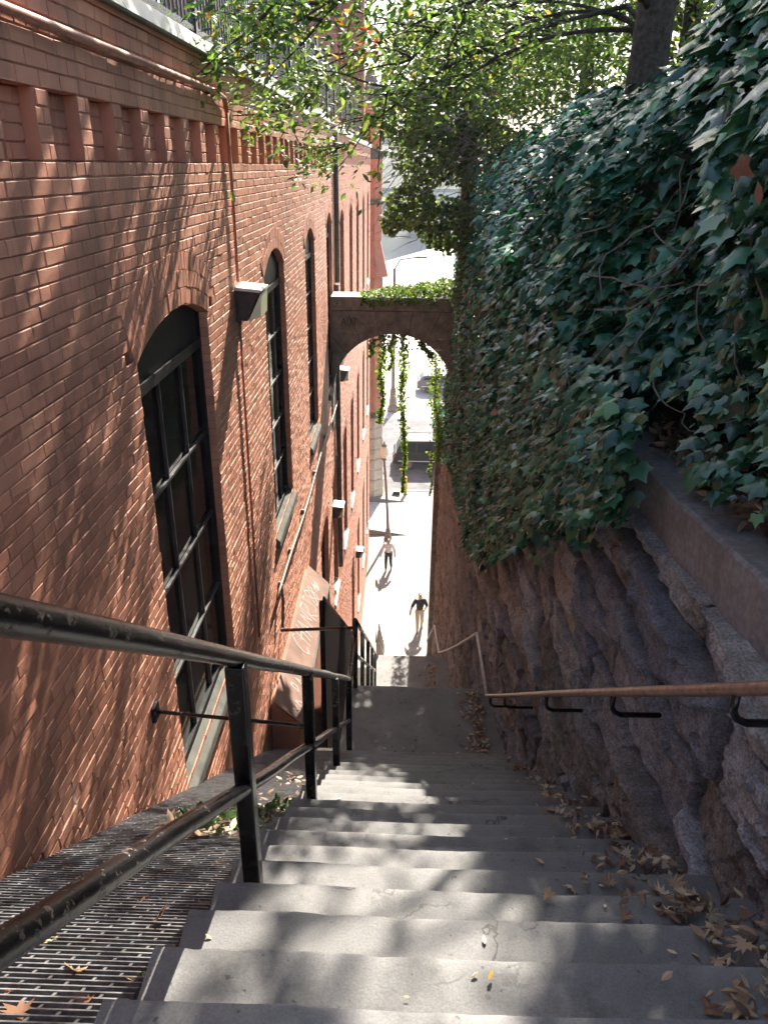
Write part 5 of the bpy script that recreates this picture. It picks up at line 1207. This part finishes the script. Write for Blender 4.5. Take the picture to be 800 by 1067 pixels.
sets.append(lay(n, x, y, tread_z(y), .03+.045*rg.random(n), pick(DRY, n), LENS, .35, .04))
for (px, py, sp, n) in [(772, 988, .07, 60), (795, 1035, .06, 45), (660, 898, .10, 80), (690, 897, .07, 40), (705, 945, .08, 60), (650, 925, .10, 40), (720, 952, .06, 30), (612, 862, .10, 70), (636, 872, .08, 60), (590, 836, .09, 60), (572, 815, .08, 50), (545, 800, .08, 50), (600, 850, .1, 40)]:
    c = ont(px, py); x = c[0] + sp*rg.standard_normal(n); y = c[1] + .05*rg.standard_normal(n)
    n = int(n*.8); x = x[:n]; y = y[:n]; sets.append(lay(n, np.minimum(x, 1.24), y, tread_z(y), .02+.036*rg.random(n), pick(DRY + DRY[3:4], n), LENS, .5, .035))
    m_ = n//8; x = c[0] + sp*rg.standard_normal(m_); y = c[1] + .05*rg.standard_normal(m_); sets.append(lay(m_, np.minimum(x, 1.24), y, tread_z(y), .05+.04*rg.random(m_), pick(DRY[:5], m_), MAPLE, .5, .05))
n = 24; k = rg.choice(np.arange(1, 12), n); y = Y0 + (k-1)*T + .03 + .2*rg.random(n); x = 1.15 - np.abs(rg.standard_normal(n))*.14
sets.append(lay(n, x, y, tread_z(y), .045+.04*rg.random(n), pick(DRY, n), MAPLE, .35, .04))
n = 240; y = L1Y0 + .1 + 1.2*rg.random(n); x = 1.02 - np.abs(rg.standard_normal(n))*.10; sets.append(lay(n, x, y, np.full(n, L1), .04+.05*rg.random(n), pick(DRY, n), LENS, .35, .03))
n = 46; y = L1Y0 + .05 + .5*rg.random(n)**1.5; x = -.3 + 1.2*rg.random(n); sets.append(lay(n, x, y, np.full(n, L1), .03+.05*rg.random(n), pick(DRY, n), LENS, .3))
n = 70; k = rg.integers(1, 21, n); y = Y0 + (k-1)*T + .03 + .22*rg.random(n); x = -.4 + 1.5*rg.random(n); sets.append(lay(n, x, y, tread_z(y), .012+.022*rg.random(n), pick(DRY + [(.6,.55,.42)]*3, n), LENS, .2, .0))
n = 120; y = L2Y0 + 1.2*rg.random(n); x = .95 - np.abs(rg.standard_normal(n))*.12; sets.append(lay(n, x, y, np.full(n, L2), .05+.05*rg.random(n), pick(DRY, n), LENS, .3))
V, F, C = merge(sets); tag(npmesh('leaf_litter', V, F, C, M['dry']), kind='stuff')
sets = []
n = 1500; y = 1.0 + 3.6*rg.random(n); u = rg.random(n); x = 1.43 + .42*u**.8; z = lerp(y, [(.2, -1.20), (1.72, -1.255), (3.3, -1.405), (4.75, -1.47)]) + .01 + .12*u*rg.random(n)
sets.append(lay(n, x, y, z, .04+.06*rg.random(n), pick(DRY[:3] + [DRY[5], (.3, .17, .09)], n), LENS, .6, .05))
n = 160; y = 1.2 + 2.6*rg.random(n); x = 1.45 + .4*rg.random(n); sets.append(lay(n, x, y, lerp(y, [(.2, -1.20), (1.72, -1.255), (3.3, -1.405), (4.75, -1.47)]) + .06, .08+.05*rg.random(n), pick(DRY[:3], n), MAPLE, .6, .06))
V, F, C = merge(sets); tag(npmesh('leaf_litter', V, F, C, M['dry']), kind='stuff')
sets = []
n = 110; y = 3.1 + 2.4*rg.random(n); x = XL - .05 - np.abs(rg.standard_normal(n))*.18; sets.append(lay(n, x.clip(XW+.05, XL-.02), y, gratez(y), .03+.05*rg.random(n), pick(DRY, n), LENS, .4, .02))
n = 260; y = 2.75 + .75*rg.random(n); x = (-1.2 + .42*rg.random(n)); sets.append(lay(n, x, y, gratez(y), .04+.06*rg.random(n), pick(DRY, n), LENS, .4, .04))
V, F, C = merge(sets); tag(npmesh('leaf_litter', V, F, C, M['dry']), kind='stuff')
# weeds pushing through the grating
wd = thing('weed_plant', 'green leafy weed growing through the grating by the brick wall', 'weed', (-1.05, 3.0, gratez(3.0)))
n = 80; y = 2.85 + .5*rg.random(n); x = -1.12 + .42*rg.random(n)
npmesh('foliage', *scatter(*IVY, np.stack([x, y, gratez(y) + .02 + .10*rg.random(n)], 1), rv(n, .5) + np.array((0, -.3, 1)), rv(n, .8), .03+.035*rg.random(n), pick([(.04,.09,.03), (.06,.12,.04), (.03,.06,.02)], n), .4), M['vine'], wd)
mb = MB(); 
for i in range(14): mb.tube([(float(x[i]), float(y[i]), gratez(y[i])-.03), (float(x[i])+.01, float(y[i]), gratez(y[i])+.10)], .003, 4)
mb.build('stem', M['twig'], wd)
w2 = thing('weed_plant', 'small green weed growing at the edge of the steps by the second post', 'weed', (-.68, 3.45, gratez(3.45)))
n = 40; y = 3.4 + .16*rg.random(n); x = -.74 + .1*rg.random(n)
npmesh('foliage', *scatter(*LENS, np.stack([x, y, gratez(y) + .02 + .12*rg.random(n)], 1), rv(n, .5) + np.array((0, -.3, 1)), rv(n, .8), .03+.03*rg.random(n), pick([(.06,.13,.03), (.10,.18,.05)], n), .4), M['vine'], w2)

def one_leaf(p, size, col, label, tmpl=MAPLE, curl=.9, flat=.18, group=None, a=None, up=(0, 0, 1), name='fallen_leaf'):
    nr = np.array([up], float) + rg.standard_normal((1, 3))*flat; a = rg.random()*6.28 if a is None else a
    tp = np.array([[math.cos(a), math.sin(a), -.5*(up[2] < .9)]])
    tj = tmpl[0].copy(); tj[:, 2] += rg.normal(0, .04*curl, len(tj)) + .25*curl*tj[:, 0]*rg.normal(0, 1) + .3*curl*np.abs(tj[:, 0])*rg.normal(.6, .6); tj[:, :2] *= 1 + rg.normal(0, .10, (len(tj), 2)); tj[:, 0] *= rg.uniform(.75, 1.05)
    V, F, C = scatter(tj*np.array((1, 1, curl)), tmpl[1], np.zeros((1, 3)), nr, tp, np.array([size]), np.array([col]))
    p = np.array(p) + np.array(up)*.012; o = npmesh(name, V + p, F, C, M['dry'], loc=tuple(p), smooth=True); tag(o, label, 'leaf', group)
def ong(px, py):
    v = ray(px, py); t = -.955 / (v[2] + .7593*v[1]); return v*t
upg = tuple(nv)
OR = (.25, .10, .05); BR = (.16, .075, .045); TAN = (.29, .18, .10)
gl = [((98, 935), .085, (.42,.24,.12), 'tan curled maple leaf highest on the grating beside the mid rail', 1.3), ((140, 940), .085, OR, 'orange brown maple leaf standing on the grating between two curled leaves', 1.1), ((76, 955), .09, BR, 'brown arched maple leaf beneath the mid rail on the grating', 1.4),
      ((55, 982), .07, (.55,.42,.26), 'pale straw coloured curled leaf alone on the grating', 1.0), ((78, 1010), .11, TAN, 'large crumpled tan leaf near the middle of the grating', 1.2), ((155, 972), .10, BR, 'dark brown maple leaf on the grating nearest the second step end', .9), ((198, 946), .09, BR, 'brown folded leaf beside the iron post foot on the grating', 1.2),
      ((137, 1027), .05, (.40,.20,.09), 'small orange scrap of leaf on the grating beside the lowest step', .8), ((18, 1040), .07, OR, 'small bright orange leaf near the lower picture corner on the grating', .8), ((92, 1056), .13, OR, 'large orange leaf standing up at the bottom edge beside the first step', 1.6), ((40, 1060), .10, (.22,.10,.05), 'large orange leaf lying flat at the bottom edge of the grating', .8),
      ((158, 898), .10, (.40, .42, .12), 'yellow green maple leaf on the grating below the weed', .8), ((213, 897), .08, OR, 'orange leaf on the grating just under the mid rail near the post', 1.1), ((232, 905), .08, BR, 'russet leaf on the grating touching the first tall post', 1.2), ((145, 1023), .03, (.12,.26,.05), 'tiny bright green leaf scrap on the grating', .6), ((275, 856), .08, OR, 'orange leaf caught at the step end beyond the first post', 1.3)]
for (px, s, c, lab, cu) in gl: one_leaf(ong(*px), s*.9, c, lab, curl=min(cu, 1.)*.75, up=upg, flat=.2)
for (px, s, c, lab, tm, cu) in [((508, 1025), .035, (.55,.36,.07), 'small golden leaf lying alone in the middle of a lower step', LENS, .5), ((576, 945), .075, (.36,.25,.14), 'curled tan maple leaf alone right of centre on a step', MAPLE, 1.3), ((641, 958), .075, TAN, 'tan maple leaf with long points on the same step nearer the wall', MAPLE, 1.), ((567, 902), .05, (.50,.36,.18), 'narrow pale leaf pointing downhill on an upper step', LENS, .6),
        ((724, 1052), .075, (.22,.12,.065), 'brown upright maple leaf at the bottom of the picture on the first step', MAPLE, 1.5), ((789, 1045), .13, (.46,.32,.2), 'large tan maple leaf at the lower right corner by the wall', MAPLE, .9), ((705, 997), .035, (.55,.48,.34), 'pale chip of leaf on the step above the lowest litter pile', LENS, .5), ((214, 976), .03, (.5,.42,.2), 'small yellowish leaf on the cracked end of a lower step', LENS, .5)]:
    one_leaf(ont(*px), s*.9, c, lab, tm, cu*.7)
p = onx(521, 427, .86); one_leaf(p, .11, (.50, .22, .16), 'reddish maple leaf caught on the twigs of the hanging ivy', MAPLE, .6, .2, up=(-.5, -.8, .35), a=1.4, name='caught_leaf')
p = onx(770, 172, 1.02); one_leaf(p, .085, (.20, .09, .05), 'large brown dead leaf caught in the ivy at the upper right', IVY, 1., .2, up=(-.8, -.5, .3), a=-1., name='caught_leaf')
p = onx(792, 190, 1.0); one_leaf(p, .075, (.24, .11, .06), 'smaller brown dead leaf beside the large one in the ivy', LENS, 1.2, .2, up=(-.8, -.5, .3), a=-2., name='caught_leaf')

# ------------------------------------------------------------------ haze over the river
m = bpy.data.materials.new('haze'); m.use_nodes = True; nt = m.node_tree; nt.nodes.remove(nt.nodes['Principled BSDF'])
pv = nt.nodes.new('ShaderNodeVolumePrincipled'); pv.inputs['Color'].default_value = (.86, .91, 1, 1); pv.inputs['Density'].default_value = .0007; pv.inputs['Anisotropy'].default_value = .0
nt.links.new(pv.outputs[0], nt.nodes['Material Output'].inputs['Volume'])
mb = MB(); mb.box(-620, 640, -220, 960, -24.5, 48); tag(mb.build('haze', m), kind='stuff')
# ------------------------------------------------------------------ light
EL, AZ_ = 40., 10.5
w = bpy.data.worlds.new('World'); S.world = w; w.use_nodes = True; nt = w.node_tree
sky = nt.nodes.new('ShaderNodeTexSky'); sky.sky_type = 'NISHITA'; sky.sun_disc = False; sky.sun_elevation = R(EL); sky.sun_rotation = R(AZ_); sky.air_density = 1.; sky.dust_density = 2.; sky.ozone_density = 1.
bg = nt.nodes['Background']; nt.links.new(sky.outputs[0], bg.inputs[0]); bg.inputs[1].default_value = .08
sd = bpy.data.lights.new('sun', 'SUN'); so = bpy.data.objects.new('sun', sd); COL.objects.link(so)
sd.energy = 5.0; sd.angle = R(.53); sd.color = (1., .91, .78)
sv = Vector((math.sin(R(AZ_))*math.cos(R(EL)), math.cos(R(AZ_))*math.cos(R(EL)), math.sin(R(EL)))); so.rotation_euler = (-sv).to_track_quat('-Z', 'Y').to_euler()
S.view_settings.view_transform = 'Standard'; S.view_settings.look = 'None'; S.view_settings.exposure = 1.95; S.view_settings.gamma = 1
S.cycles.use_adaptive_sampling = True; S.cycles.adaptive_threshold = .025; S.cycles.use_denoising = True
S.cycles.max_bounces = 6; S.cycles.diffuse_bounces = 4; S.cycles.glossy_bounces = 3; S.cycles.transmission_bounces = 4; S.cycles.transparent_max_bounces = 6
